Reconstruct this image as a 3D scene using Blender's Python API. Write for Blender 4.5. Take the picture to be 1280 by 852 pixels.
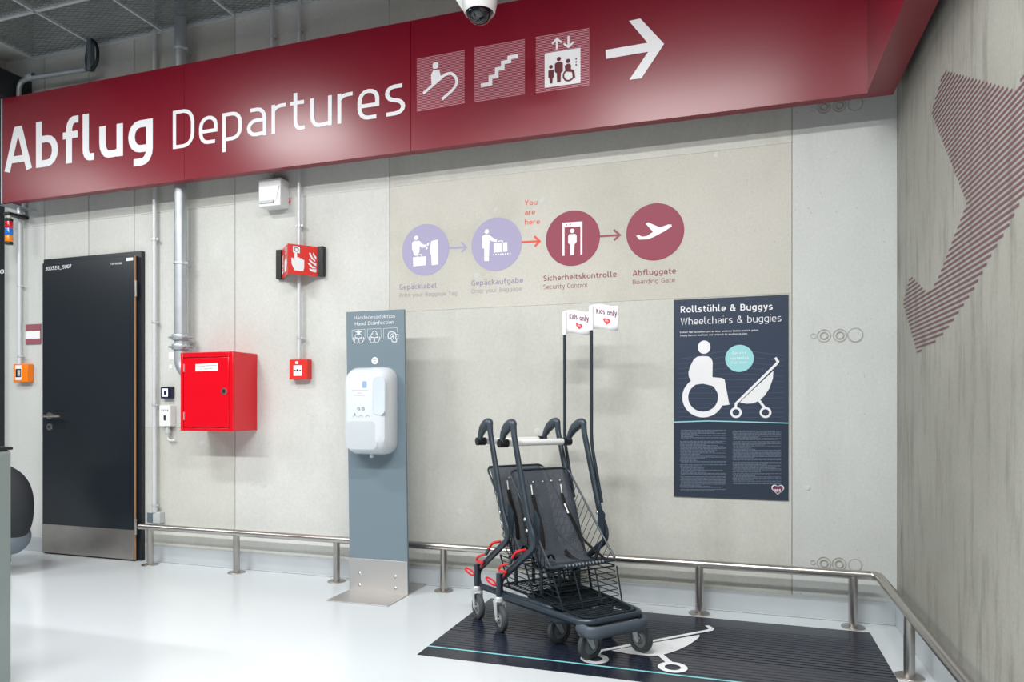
import bpy, bmesh, math, random
from mathutils import Vector, Matrix
random.seed(7)
for o in list(bpy.data.objects): bpy.data.objects.remove(o)
S = bpy.context.scene
COL = S.collection
# ------------------------------------------------------------------ camera
FPX, TH, HY, CH, CD = 869.6, math.radians(18.137), 509.8, 1.0547, 3.8
cd = bpy.data.cameras.new('camera'); cam = bpy.data.objects.new('camera', cd); COL.objects.link(cam)
cam.location = (0, -CD, CH); cam.rotation_euler = (math.pi/2, 0, TH)
cd.sensor_width = 36; cd.lens = FPX/1280*36; cd.shift_y = (HY-426)/1280; cd.clip_end = 100
S.camera = cam
# ------------------------------------------------------------------ world, lamps, exposure
w = bpy.data.worlds.new('hall_air'); S.world = w; w.use_nodes = True
w.node_tree.nodes['Background'].inputs[0].default_value = (.80, .90, 1, 1)
w.node_tree.nodes['Background'].inputs[1].default_value = .12
def lamp(x, y, z, sx, sy, watt, tilt=0, col=(1, .99, .975), rz=0):
    l = bpy.data.lights.new('ceiling_lamp', 'AREA'); l.shape = 'RECTANGLE'; l.size = sx; l.size_y = sy; l.energy = watt; l.color = col
    o = bpy.data.objects.new('ceiling_lamp', l); COL.objects.link(o); o.location = (x, y, z); o.rotation_euler = (math.radians(tilt), 0, rz)
    return o
# strip luminaires recessed in the hall ceiling, rows parallel to the wall
lamp(-3.72, -1.95, 3.50, .9, .18, 62)
lamp(-6.9, -2.35, 3.50, .9, .18, 34)
lamp(-.35, -2.5, 3.50, 1.4, .18, 92)
lamp(-1.5, -3.6, 3.50, 2.2, .18, 165)
lamp(-4.0, -3.6, 3.50, 1.6, .18, 115)
lamp(-7.4, -3.6, 3.50, 1.6, .18, 75)
S.view_settings.view_transform = 'Standard'; S.view_settings.look = 'None'; S.view_settings.gamma = 1
S.view_settings.exposure = -0.13
# ------------------------------------------------------------------ mapping helpers (measured photo points -> real planes)
_F = Vector((-math.sin(TH), math.cos(TH), 0)); _R = Vector((math.cos(TH), math.sin(TH), 0)); _U = Vector((0, 0, 1)); _C = Vector((0, -CD, CH))
def ray(x, y): return _F+_R*((x-640)/FPX)+_U*((HY-y)/FPX)
def onY(x, y, Y=0): r = ray(x, y); return _C+r*((Y+CD)/r.y)
def onX(x, y, X): r = ray(x, y); return _C+r*(X/r.x)
def onZ(x, y, Z=0): r = ray(x, y); return _C+r*((Z-CH)/r.z)
def crop(s, ox, oy): return lambda x, y: (ox+x/s, oy+y/s)
# ------------------------------------------------------------------ materials
def lin(c):
    if isinstance(c, str): c = tuple(int(c[i:i+2], 16)/255 for i in (0, 2, 4))
    return tuple(v/12.92 if v <= .04045 else ((v+.055)/1.055)**2.4 for v in c)+(1,)
MATS = {}
def mat(name, c, rough=.5, metal=0, bump=0, bscale=60, var=0, coat=0, spec=.5, emit=0):
    if name in MATS: return MATS[name]
    m = bpy.data.materials.new(name); m.use_nodes = True; n = m.node_tree; b = n.nodes['Principled BSDF']
    b.inputs['Base Color'].default_value = lin(c); b.inputs['Roughness'].default_value = rough; b.inputs['Metallic'].default_value = metal
    b.inputs['Coat Weight'].default_value = coat; b.inputs['Specular IOR Level'].default_value = spec
    if emit: b.inputs['Emission Color'].default_value = lin(c); b.inputs['Emission Strength'].default_value = emit
    if bump or var:
        tc = n.nodes.new('ShaderNodeTexCoord'); ns = n.nodes.new('ShaderNodeTexNoise'); ns.inputs['Scale'].default_value = bscale; ns.inputs['Detail'].default_value = 4
        n.links.new(tc.outputs['Object'], ns.inputs['Vector'])
        if bump:
            bp = n.nodes.new('ShaderNodeBump'); bp.inputs['Strength'].default_value = bump; bp.inputs['Distance'].default_value = .003
            n.links.new(ns.outputs['Fac'], bp.inputs['Height']); n.links.new(bp.outputs['Normal'], b.inputs['Normal'])
        if var:
            mr = n.nodes.new('ShaderNodeMapRange'); mr.inputs['From Min'].default_value = .3; mr.inputs['From Max'].default_value = .7
            mr.inputs['To Min'].default_value = 1-var; mr.inputs['To Max'].default_value = 1+var
            hs = n.nodes.new('ShaderNodeHueSaturation'); hs.inputs['Color'].default_value = lin(c)
            n.links.new(ns.outputs['Fac'], mr.inputs['Value']); n.links.new(mr.outputs['Result'], hs.inputs['Value']); n.links.new(hs.outputs['Color'], b.inputs['Base Color'])
    MATS[name] = m; return m
def concrete(name, c1, c2, stain, streak=(1, 1, 1), seed=0, rough=.75, stain_amt=.5):
    m = bpy.data.materials.new(name); m.use_nodes = True; n = m.node_tree; b = n.nodes['Principled BSDF']; L = n.links.new
    b.inputs['Roughness'].default_value = rough; b.inputs['Specular IOR Level'].default_value = .3
    tc = n.nodes.new('ShaderNodeTexCoord'); mp = n.nodes.new('ShaderNodeMapping'); mp.inputs['Location'].default_value = (seed*3.7, seed*1.3, seed*2.1)
    L(tc.outputs['Object'], mp.inputs['Vector'])
    ms = n.nodes.new('ShaderNodeMapping'); ms.inputs['Scale'].default_value = streak; L(mp.outputs[0], ms.inputs['Vector'])
    def noise(src, sc, det=5, ro=.55):
        t = n.nodes.new('ShaderNodeTexNoise'); t.inputs['Scale'].default_value = sc; t.inputs['Detail'].default_value = det; t.inputs['Roughness'].default_value = ro; L(src.outputs[0], t.inputs['Vector']); return t
    def ramp(src, p0, p1, c0=(0, 0, 0, 1), c1=(1, 1, 1, 1)):
        r = n.nodes.new('ShaderNodeValToRGB'); r.color_ramp.elements[0].position = p0; r.color_ramp.elements[1].position = p1
        r.color_ramp.elements[0].color = c0; r.color_ramp.elements[1].color = c1; L(src, r.inputs[0]); return r
    def mix(f, a, bb, mode='MIX'):
        x = n.nodes.new('ShaderNodeMix'); x.data_type = 'RGBA'; x.blend_type = mode
        for s, v in ((x.inputs[0], f), (x.inputs[6], a), (x.inputs[7], bb)):
            if hasattr(v, 'is_output'): L(v, s)
            else: s.default_value = v
        return x.outputs[2]
    big = ramp(noise(mp, 1.1, 4).outputs['Fac'], .35, .68)
    col = mix(big.outputs[0], lin(c1), lin(c2))
    st = ramp(noise(ms, 2.6, 6, .65).outputs['Fac'], .50, .78, (0, 0, 0, 1), (stain_amt,)*3+(1,))
    col = mix(st.outputs[0], col, lin(stain))
    fine = ramp(noise(mp, 75, 6, .75).outputs['Fac'], .3, .75, (.89, .888, .88, 1), (1.06, 1.06, 1.058, 1))
    col = mix(1.0, col, fine.outputs[0], 'MULTIPLY')
    vo = n.nodes.new('ShaderNodeTexVoronoi'); vo.inputs['Scale'].default_value = 26; vo.inputs['Randomness'].default_value = 1; L(mp.outputs[0], vo.inputs['Vector'])
    pr = ramp(vo.outputs['Distance'], .045, .085, (1, 1, 1, 1), (0, 0, 0, 1))
    gate = ramp(noise(mp, 4, 3).outputs['Fac'], .44, .6)
    pit = n.nodes.new('ShaderNodeMath'); pit.operation = 'MULTIPLY'; L(pr.outputs[0], pit.inputs[0]); L(gate.outputs[0], pit.inputs[1])
    pc = n.nodes.new('ShaderNodeMath'); pc.operation = 'MULTIPLY'; pc.inputs[1].default_value = .55; L(pit.outputs[0], pc.inputs[0])
    col = mix(pc.outputs[0], col, lin('6d6a62'))
    L(col, b.inputs['Base Color'])
    h = n.nodes.new('ShaderNodeMath'); h.operation = 'SUBTRACT'; L(noise(mp, 40, 5, .6).outputs['Fac'], h.inputs[0]); L(pit.outputs[0], h.inputs[1])
    bp = n.nodes.new('ShaderNodeBump'); bp.inputs['Strength'].default_value = .25; bp.inputs['Distance'].default_value = .002; L(h.outputs[0], bp.inputs['Height']); L(bp.outputs[0], b.inputs['Normal'])
    MATS[name] = m; return m
concrete('conc_pale', 'd0d2cf', 'c4c6c2', 'b0b1ab', (1, 1, .5), 1, stain_amt=.45)
concrete('conc_warm', 'cbcac2', 'c0bfb6', 'aba99e', (1, 1, .7), 2)
concrete('conc_mid', 'caccc6', 'bebfb8', 'a6a69d', (1.6, 1, .35), 3)
concrete('conc_cool', 'cdd1d0', 'c3c7c5', 'b2b4b0', (2, 1, .3), 4, stain_amt=.35)
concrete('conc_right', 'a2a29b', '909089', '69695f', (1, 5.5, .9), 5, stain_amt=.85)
mat('joint', '8f8e88', .9); mat('ring_mark', 'a3a29a', .8); mat('conc_dark', '1e1f22', .9, bump=.2, var=.15, bscale=5)
mat('sign_red', '78001e', .29, spec=.5); mat('sign_red_under', '5e0a1c', .5)
mat('vinyl_white', 'e6e8eb', .45); mat('hatch_pink', 'c98a98', .45)
mat('lilac', 'a29dbc', .6); mat('lilac_text', '958ea5', .6); mat('faded_text', 'a39ea6', .6)
mat('bordeaux', '8e3c50', .6); mat('bordeaux_text', '8f4f5a', .6); mat('salmon', 'e2503e', .6); mat('print_white', 'eeeeee', .6)
mat('stripe_red', '694750', .65)
mat('navy', '333f52', .35); mat('navy_line', '475269', .4); mat('navy_dark', '2a3546', .35); mat('cyan', '97d3d8', .4); mat('poster_text', '8290a6', .5)
mat('mat_navy', '1b202e', .22, spec=.5); mat('mat_line', '252c3c', .25); mat('mat_cyan', '7ccbd3', .3); mat('mat_white', 'dfe3e6', .3)
mat('door_black', '1c2228', .28, var=.04, bscale=3); mat('frame_black', '1a1f24', .45); mat('wood_edge', 'b98a62', .5)
mat('steel', 'bcb8b4', .3, 1); mat('steel_plate', 'bdb8b3', .38, 1, var=.08, bscale=9); mat('steel_light', 'd4d2d0', .38, 1); mat('zinc', 'ccd1d4', .35, .45, var=.06, bscale=20)
mat('galv', 'b3bbc0', .42, .6, var=.08, bscale=14); mat('conduit', 'cfd3d6', .45, .2); mat('plastic_white', 'dfe1e1', .35); mat('plastic_grey', 'b9bfc0', .4)
mat('plastic_black', '17181a', .4); mat('cab_red', 'd8001a', .22, coat=.3); mat('cab_red_dark', 'b80018', .25, coat=.3); mat('mcp_red', 'd62e26', .35)
mat('orange', 'f07d10', .35); mat('board_grey', '6e7f89', .45); mat('board_edge', '5a6870', .5)
mat('dispenser', 'd3dadf', .25, coat=.2); mat('disp_recess', 'bec5ca', .35); mat('disp_window', 'c6d1d9', .15, coat=.3); mat('print_grey', '8a929a', .5); mat('print_pink', 'e4a6b8', .5); mat('print_blue', '8fa9c6', .5)
mat('cart_paint', '2f3a44', .32, .2); mat('cart_grip', '38434d', .42); mat('cart_wire', '222d34', .35, .5); mat('cart_bumper', '454f5a', .5); mat('rivet', 'c9d3dc', .3, .8)
mat('cart_fabric', '4a515b', .8, bump=.4, bscale=400, var=.08); mat('strap', '0c0d0f', .6); mat('tyre', '42474a', .6); mat('wheel_hub', '7b8083', .5); mat('tread', '33393d', .6)
mat('red_cable', 'd5222a', .35); mat('heart_red', 'd8404a', .5); mat('flag_text', '6e2a50', .5); mat('flag_cloth', 'f2f3f6', .6)
mat('mesh_rail', 'c4c9cc', .45, .1); mat('mesh_wire', '7c8385', .5, .1)
mat('lens_red', 'c8102a', .2, coat=.5); mat('lens_blue', '1470d0', .2, coat=.5); mat('lens_amber', 'e88a10', .2, coat=.5)
mat('post_metal', '8f9a98', .45, .5); mat('jacket', '272b30', .8, bump=1, bscale=9, var=.12); mat('jeans', '6f7b85', .85, bump=.3, bscale=30); mat('skin', 'b98a74', .5); mat('hair', '1c1714', .7); mat('shoe', '222222', .6)
mat('dome_black', '0d1013', .08, coat=.6); mat('reader_blue', '161d38', .3); mat('reader_light', 'e6f0ff', .3, emit=.6)
def floor_mat(name, c, rough):
    m = mat(name, c, rough, var=.018, bscale=1.5, spec=.6); return m
floor_mat('epoxy', 'c8cfd3', .20); mat('epoxy_base', 'bbc2c6', .35, var=.04, bscale=4)
m = MATS['cart_fabric']; nt = m.node_tree; b = nt.nodes['Principled BSDF']; b.inputs['Alpha'].default_value = .72
# ------------------------------------------------------------------ mesh builder
def rounded(pts, n=5, closed=False):
    """pts: list of (Vector, radius)"""
    out = []; N = len(pts)
    for i, (p, r) in enumerate(pts):
        if r <= 0 or (not closed and i in (0, N-1)): out.append(p.copy()); continue
        a = pts[i-1][0]; b = pts[(i+1) % N][0]
        da, db = (a-p), (b-p); ra = min(r, da.length*.49); rb = min(r, db.length*.49)
        if da.length < 1e-9 or db.length < 1e-9: out.append(p.copy()); continue
        q0 = p+da.normalized()*ra; q1 = p+db.normalized()*rb
        for k in range(n+1):
            t = k/n; k1 = .8   # close to a circular arc
            c0 = q0.lerp(p, .56); c1 = q1.lerp(p, .56)
            out.append(q0*(1-t)**3+c0*3*t*(1-t)**2+c1*3*t*t*(1-t)+q1*t**3)
    return out
class MB:
    def __init__(s): s.v = []; s.f = []
    def add(s, vs, fs):
        b = len(s.v); s.v += [Vector(v) for v in vs]; s.f += [tuple(b+i for i in f) for f in fs]; return s
    def box(s, x0, x1, y0, y1, z0, z1):
        return s.add([(x, y, z) for x in (x0, x1) for y in (y0, y1) for z in (z0, z1)], [(0, 1, 3, 2), (4, 6, 7, 5), (0, 4, 5, 1), (2, 3, 7, 6), (0, 2, 6, 4), (1, 5, 7, 3)])
    def hexa(s, a, b):  # two quads
        return s.add(list(a)+list(b), [(0, 1, 2, 3), (7, 6, 5, 4)]+[(i, 4+i, 4+(i+1) % 4, (i+1) % 4) for i in range(4)])
    def tube(s, pts, r, seg=8, closed=False, ref=(0, 0, 1), ry=None, caps=True):
        P = [Vector(p) for p in pts]; N = len(P); ref = Vector(ref); rings = []; ry = ry or r; nrm = None
        for i in range(N):
            if closed: t = P[(i+1) % N]-P[i-1]
            else: t = P[min(i+1, N-1)]-P[max(i-1, 0)]
            t.normalize()
            if nrm is None:
                nrm = ref-t*ref.dot(t)
                if nrm.length < 1e-3: nrm = Vector((1, 0, 0))-t*t.x
            else: nrm = nrm-t*nrm.dot(t)
            nrm.normalize(); bn = t.cross(nrm)
            ri = r[i] if isinstance(r, (list, tuple)) else r; rj = ry[i] if isinstance(ry, (list, tuple)) else ry
            rings.append([P[i]+nrm*ri*math.cos(2*math.pi*k/seg)+bn*rj*math.sin(2*math.pi*k/seg) for k in range(seg)])
        vs = [v for g in rings for v in g]; fs = []
        for i in range(N if closed else N-1):
            j = (i+1) % N
            fs += [(i*seg+k, i*seg+(k+1) % seg, j*seg+(k+1) % seg, j*seg+k) for k in range(seg)]
        if caps and not closed: fs += [tuple(range(seg))[::-1], tuple((N-1)*seg+k for k in range(seg))]
        return s.add(vs, fs)
    def cyl(s, a, b, r, seg=16): return s.tube([a, b], r, seg)
    def lathe(s, prof, c=(0, 0, 0), ax=(0, 0, 1), seg=24, capped=True):
        ax = Vector(ax).normalized(); c = Vector(c); u = ax.orthogonal().normalized(); v = ax.cross(u); vs = []; n = len(prof)
        for k in range(seg):
            a = 2*math.pi*k/seg; d = u*math.cos(a)+v*math.sin(a)
            vs += [c+d*r+ax*h for r, h in prof]
        fs = [(k*n+i, k*n+i+1, ((k+1) % seg)*n+i+1, ((k+1) % seg)*n+i) for k in range(seg) for i in range(n-1)]
        if capped: fs += [tuple(k*n for k in range(seg)), tuple(k*n+n-1 for k in range(seg))[::-1]]
        return s.add(vs, fs)
    def poly(s, pts):
        P = [Vector(p) for p in pts]; s.k = getattr(s, 'k', 0)+1; n = Vector((0, 0, 0))
        for i in range(len(P)): n += P[i-1].cross(P[i])
        n.normalize()
        if n.dot(_C-P[0]) < 0: n = -n
        return s.add([p+n*(s.k % 16)*.00006 for p in P], [tuple(range(len(P)))])
    def prism(s, pts, d):
        P = [Vector(p) for p in pts]; d = Vector(d); n = len(P)
        return s.add(P+[p+d for p in P], [tuple(range(n)), tuple(range(n, 2*n))[::-1]]+[(i, (i+1) % n, n+(i+1) % n, n+i) for i in range(n)])
    def ribbon(s, pts, w, nrm, closed=False):
        P = [Vector(p) for p in pts]; N = len(P); nrm = Vector(nrm).normalized(); L = []; Rr = []; s.k = getattr(s, 'k', 0)+1; P = [p+nrm*(s.k % 16)*.00006 for p in P]
        for i in range(N):
            a = P[i]-P[i-1] if (closed or i > 0) else P[1]-P[0]
            b = P[(i+1) % N]-P[i] if (closed or i < N-1) else a
            if a.length < 1e-9: a = b
            if b.length < 1e-9: b = a
            na = nrm.cross(a.normalized()); nb = nrm.cross(b.normalized()); m = na+nb
            if m.length < 1e-6: m = na
            m.normalize(); k = 1/max(.45, m.dot(na))
            L.append(P[i]+m*w/2*k); Rr.append(P[i]-m*w/2*k)
        M = N if closed else N-1
        return s.add(L+Rr, [(i, (i+1) % N, N+(i+1) % N, N+i) for i in range(M)])
    def build(s, name, m, parent=None, smooth=True, bevel=0, kind=None, label=None, seg=2):
        off = parent_loc(parent)
        me = bpy.data.meshes.new(name); me.from_pydata([v-off for v in s.v], [], s.f); me.update()
        bm = bmesh.new(); bm.from_mesh(me); bmesh.ops.recalc_face_normals(bm, faces=bm.faces); bm.to_mesh(me); bm.free()
        for mm in (m if isinstance(m, (list, tuple)) else [m]): me.materials.append(MATS[mm])
        if smooth: me.polygons.foreach_set('use_smooth', [True]*len(me.polygons)); me.set_sharp_from_angle(angle=math.radians(40))
        o = bpy.data.objects.new(name, me); COL.objects.link(o)
        if parent: o.parent = parent
        if bevel:
            md = o.modifiers.new('Bevel', 'BEVEL'); md.width = bevel; md.segments = seg; md.limit_method = 'ANGLE'
        if kind: o['kind'] = kind
        if label: o['label'] = label
        return o
def parent_loc(p):
    v = Vector((0, 0, 0))
    while p: v = v+Vector(p.location); p = p.parent
    return v
def thing(name, label, cat, loc=(0, 0, 0), group=None):
    o = bpy.data.objects.new(name, None); COL.objects.link(o); o.location = loc; o.empty_display_size = .1
    return tag(o, label, cat, group)
def tag(o, label, cat, group=None):
    o['label'] = label; o['category'] = cat
    if group: o['group'] = group
    return o
def circ(c, r, u, v, n=40, r2=None): return [Vector(c)+Vector(u)*r*math.cos(2*math.pi*k/n)+Vector(v)*(r2 or r)*math.sin(2*math.pi*k/n) for k in range(n)]
UX, UY, UZ = Vector((1, 0, 0)), Vector((0, 1, 0)), Vector((0, 0, 1))
# ------------------------------------------------------------------ stroke lettering
def glyph(ch, w):
    h = w/2; X = .72; A = 1.06; D = -.27; k = 1+(w-.09)*1.9; r = .24*k; P = []
    def g(W, *paths): return W*k, [[((x*k if x > 0 else x) if False else x, y, rr) for x, y, rr in p] for p in paths]
    def L(*a): return [(p[0], p[1], p[2] if len(p) > 2 else 0) for p in a]
    def R(W): return W*k-h
    if ch == ' ': return .28*k, []
    W = .52; e = R(W); m = e/2+h/2
    T = {
    'n': (W, [L((h, 0), (h, X)), L((h, X-h-.04), (h+.1, X-h, .08), (e, X-h, r), (e, 0))]),
    'h': (W, [L((h, 0), (h, A)), L((h, X-h-.04), (h+.1, X-h, .08), (e, X-h, r), (e, 0))]),
    'u': (W, [L((e, X), (e, 0)), L((e, h+.04), (e-.1, h, .08), (h, h, r), (h, X))]),
    'b': (W, [L((h, 0), (h, A)), L((h, X-h), (e, X-h, r), (e, h, r), (h, h))]),
    'p': (W, [L((h, D), (h, X)), L((h, X-h), (e, X-h, r), (e, h, r), (h, h))]),
    'd': (W, [L((e, 0), (e, A)), L((e, X-h), (h, X-h, r), (h, h, r), (e, h))]),
    'q': (W, [L((e, D), (e, X)), L((e, X-h), (h, X-h, r), (h, h, r), (e, h))]),
    'g': (W, [L((e, X), (e, D+h, r), (h+.05, D+h)), L((e, X-h), (h, X-h, r), (h, h+.02, r), (e, h+.02))]),
    'a': (.50, [L((h+.04, X-h), (R(.5), X-h, r), (R(.5), 0)), L((R(.5), X*.56), (h, X*.56, r*.8), (h, h, r*.8), (R(.5), h+.02))]),
    'c': (.44, [L((R(.46), X-h), (h, X-h, r), (h, h, r), (R(.46), h))]),
    'e': (.50, [L((R(.48), h), (h, h, r), (h, X-h, r), (R(.5), X-h, r), (R(.5), X*.46-h)), L((h*1.5, X*.46), (R(.5), X*.46))]),
    'o': (.54, [L((R(.54), X/2), (R(.54), h, r), (h, h, r), (h, X-h, r), (R(.54), X-h, r), (R(.54), X/2))]),
    's': (.45, [L((R(.43), X-h), (h, X-h, r*.8), (h, X*.52, r*.8), (R(.45), X*.46, r*.8), (R(.45), h, r*.8), (h*.6, h))]),
    'f': (.34, [L((R(.36)+h, A-h), (h+.08, A-h, r), (h+.08, 0)), L((0, X-h), (R(.34)+h, X-h))]),
    't': (.36, [L((h+.08, X+.2), (h+.08, h, r*.8), (R(.36)+h, h)), L((0, X-h), (R(.34)+h, X-h))]),
    'l': (.26, [L((h, A), (h, h, r*.7), (R(.26)+h, h))]),
    'i': (.09, [L((h, 0), (h, X)), L((h, A-w*.9), (h, A+w*.1))]),
    'j': (.16, [L((h+.08, X), (h+.08, D+h, r), (0, D+h)), L((h+.08, A-w), (h+.08, A))]),
    'k': (.46, [L((h, 0), (h, A)), L((h, X*.45), (R(.46), X)), L((h+.12*k, X*.55), (R(.46)+h*.4, 0))]),
    'r': (.34, [L((h, 0), (h, X)), L((h, X-h-.1), (h+.1, X-h, .1), (R(.36)+h, X-h))]),
    'v': (.48, [L((h*.6, X), (.24*k, 0), (.48*k-h*.6, X))]),
    'w': (.74, [L((h*.6, X), (.19*k, 0), (.37*k, X), (.55*k, 0), (.74*k-h*.6, X))]),
    'x': (.46, [L((h, X), (R(.46), 0)), L((h, 0), (R(.46), X))]),
    'y': (.48, [L((h*.6, X), (.26*k, .05)), L((.48*k-h*.6, X), (.22*k, D+h, .08), (h, D+h))]),
    'z': (.44, [L((h, X-h), (R(.44), X-h), (h, h), (R(.44)+h, h))]),
    'm': (.82, [L((h, 0), (h, X)), L((h, X-h-.04), (h+.1, X-h, .08), (.41*k, X-h, r), (.41*k, 0)), L((.41*k, X-h-.04), (.51*k, X-h, .08), (R(.82), X-h, r), (R(.82), 0))]),
    'A': (.64, [L((h*.7, 0), (.32*k-h*.4, 1)), L((.64*k-h*.7, 0), (.32*k+h*.4, 1)), L((.14*k, .27), (.5*k, .27)), L((.32*k-w*.6, 1-h*.5), (.32*k+w*.6, 1-h*.5))]),
    'B': (.56, [L((h, 0), (h, 1)), L((h, 1-h), (R(.53), 1-h, r), (R(.53), .53, r), (h, .53)), L((h, .53), (R(.56), .53, r), (R(.56), h, r), (h, h))]),
    'C': (.54, [L((R(.56), 1-h), (h, 1-h, r*1.2), (h, h, r*1.2), (R(.56), h))]),
    'D': (.60, [L((h, 0), (h, 1)), L((h, 1-h), (R(.6), 1-h, r*1.3), (R(.6), h, r*1.3), (h, h))]),
    'E': (.50, [L((R(.5), 1-h), (h, 1-h), (h, h), (R(.5), h)), L((h, .52), (R(.46), .52))]),
    'F': (.48, [L((R(.5), 1-h), (h, 1-h), (h, 0)), L((h, .5), (R(.46), .5))]),
    'G': (.58, [L((R(.56), 1-h), (h, 1-h, r*1.2), (h, h, r*1.2), (R(.58), h, .1), (R(.58), .48), (.3*k, .48))]),
    'H': (.60, [L((h, 0), (h, 1)), L((R(.6), 0), (R(.6), 1)), L((h, .52), (R(.6), .52))]),
    'K': (.56, [L((h, 0), (h, 1)), L((h, .45), (R(.56), 1)), L((h+.1*k, .52), (R(.56)+h*.4, 0))]),
    'L': (.46, [L((h, 1), (h, h), (R(.48), h))]),
    'P': (.54, [L((h, 0), (h, 1)), L((h, 1-h), (R(.54), 1-h, r), (R(.54), .42, r), (h, .42))]),
    'R': (.56, [L((h, 0), (h, 1)), L((h, 1-h), (R(.54), 1-h, r), (R(.54), .46, r), (h, .46)), L((.26*k, .46), (R(.56), 0))]),
    'S': (.52, [L((R(.5), 1-h), (h, 1-h, r), (h, .54, r), (R(.52), .5, r), (R(.52), h, r), (h*.6, h))]),
    'T': (.52, [L((0, 1-h), (.52*k, 1-h)), L((.26*k, 1-h), (.26*k, 0))]),
    'U': (.58, [L((h, 1), (h, h, r), (R(.58), h, r), (R(.58), 1))]),
    'W': (.84, [L((h*.6, 1), (.22*k, 0), (.42*k, .95), (.62*k, 0), (.84*k-h*.6, 1))]),
    'Y': (.56, [L((h*.6, 1), (.28*k, .42), (.28*k, 0)), L((.56*k-h*.6, 1), (.28*k, .42))]),
    '&': (.66, [L((R(.66), 0), (.14*k, .78, .1), (.2*k, 1-h, .12), (.38*k, 1-h, .14), (.38*k, .68, .14), (h, .42, .2)), L((h+.02, .45), (h, h, .22), (.4*k, h, .22), (.58*k, .46))]),
    '.': (.1, [L((h+.01, 0), (h+.01, w*1.1))]), '-': (.34, [L((.04, .42), (R(.34), .42))]), '_': (.46, [L((0, -.06), (.46*k, -.06))]), '/': (.4, [L((0, -.05), (.4*k, 1.05))]),
    '0': (.52, [L((R(.52), .5), (R(.52), h, r), (h, h, r), (h, 1-h, r), (R(.52), 1-h, r), (R(.52), .5))]),
    '1': (.3, [L((0, .8), (R(.3)-.02, 1-h), (R(.3)-.02, 0))]),
    '3': (.48, [L((h, 1-h), (R(.48), 1-h), (.2*k, .6), (R(.48), .6, r), (R(.48), h, r), (0, h))]),
    '7': (.46, [L((0, 1-h), (R(.46), 1-h), (.14*k, 0))]),
    '9': (.50, [L((R(.5), .46), (h, .46, r), (h, 1-h, r), (R(.5), 1-h, r), (R(.5), h, r), (h, h))]),
    }
    um = {'ä': 'a', 'ö': 'o', 'ü': 'u'}
    if ch in um:
        W, p = T[um[ch]]; c = W*k/2; return W*k, p+[L((c-.12*k, A-w), (c-.12*k, A)), L((c+.12*k, A-w), (c+.12*k, A))]
    W, p = T.get(ch, T['o']); return W*k, p
def text_into(mb, s, P0, P1, Pt, wt, nrm, wscale=None):
    """P0..P1 baseline ends, Pt cap-height point above P0, nrm surface normal"""
    gap = .13+max(0, (.10-wt))*.3; x = 0; G = []
    for ch in s:
        W, paths = glyph(ch, wt); G.append((x, paths)); x += W+gap
    tot = x-gap; P0, P1, Pt = Vector(P0), Vector(P1), Vector(Pt); ux = (P1-P0)/tot; uy = Pt-P0; n3 = Vector((0, 0, 1))
    for x0, paths in G:
        for ip, p in enumerate(paths):
            pts = rounded([(Vector((x0+q[0], q[1], 0)), q[2]) for q in p], 4)
            t = MB().ribbon(pts, wt, n3)
            off_ = Vector(nrm)*(.00008*(ip+1)); mb.add([P0+ux*v.x+uy*v.y+off_ for v in t.v], t.f)
    return mb
def words(name, m, parent, s, P0, P1, Pt, wt, nrm):
    gap = .13+max(0, (.10-wt))*.3; adv = [glyph(c, wt)[0]+gap for c in s]; tot = sum(adv)-gap
    P0, P1, Pt = Vector(P0), Vector(P1), Vector(Pt); x = 0; i = 0; out = []
    for wd in s.split(' '):
        wl = sum(adv[i:i+len(wd)])-gap; a = P0.lerp(P1, x/tot); b = P0.lerp(P1, (x+wl)/tot)
        out.append(text_into(MB(), wd, a, b, a+Pt-P0, wt, nrm).build(name, m, parent, smooth=False))
        x += sum(adv[i:i+len(wd)+1]); i += len(wd)+1
    return out
# ------------------------------------------------------------------ setting
XR, XL = .729, -7.2
def struct(mb, name, m, **k): o = mb.build(name, m, **k); o['kind'] = 'structure'; return o
struct(MB().box(-12, XR+.3, -12, .3, -.1, 0), 'floor', 'epoxy', smooth=False)
wb = struct(MB().box(XL-2, XR+.02, .006, .3, 0, 4.6), 'wall_back', 'joint', smooth=False)
# formwork panels, each with recessed joints
zj = onY(920, 186, 0).z; zl = onY(487, 388, 0).z; zr = onY(988, 369, 0).z; z1 = (zl+zr)/2
cols = [XL-2, -6.1]+[onY(px, 280, 0).x for px in (56, 111, 168, 294, 487, 990)]+[XR]
tint = ['conc_mid', 'conc_cool', 'conc_pale', 'conc_pale', 'conc_pale', 'conc_pale', 'conc_warm', 'conc_cool']
ROW = {1: [0, zj, 4.5], 2: [0, zj, 4.5], 3: [0, zj, 4.5], 4: [0, .92, zj, 4.5], 5: [0, zj, 4.5], 6: [0, z1, zj, 4.5]}
for i in range(len(cols)-1):
    rows = ROW.get(i, [0, 4.5])
    for j in range(len(rows)-1):
        m = tint[i]
        if i == 6: m = ('conc_mid', 'conc_warm', 'conc_mid')[j]
        if i == 4: m = ('conc_mid', 'conc_pale', 'conc_mid')[j]
        g = .0030 if i < 5 else .0018
        MB().box(cols[i]+g, cols[i+1]-g, 0, .012, rows[j]+(g*.3 if j else 0), rows[j+1]-g*.3).build('panel', m, wb, smooth=False)
def ring(mb, c, r0, r1, y0=0, h=.004, n=28):
    c = Vector(c)
    mb.lathe([(r0, 0), (r0, h), (r1, h), (r1, 0)], c, (0, -1, 0), n, capped=False)
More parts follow.
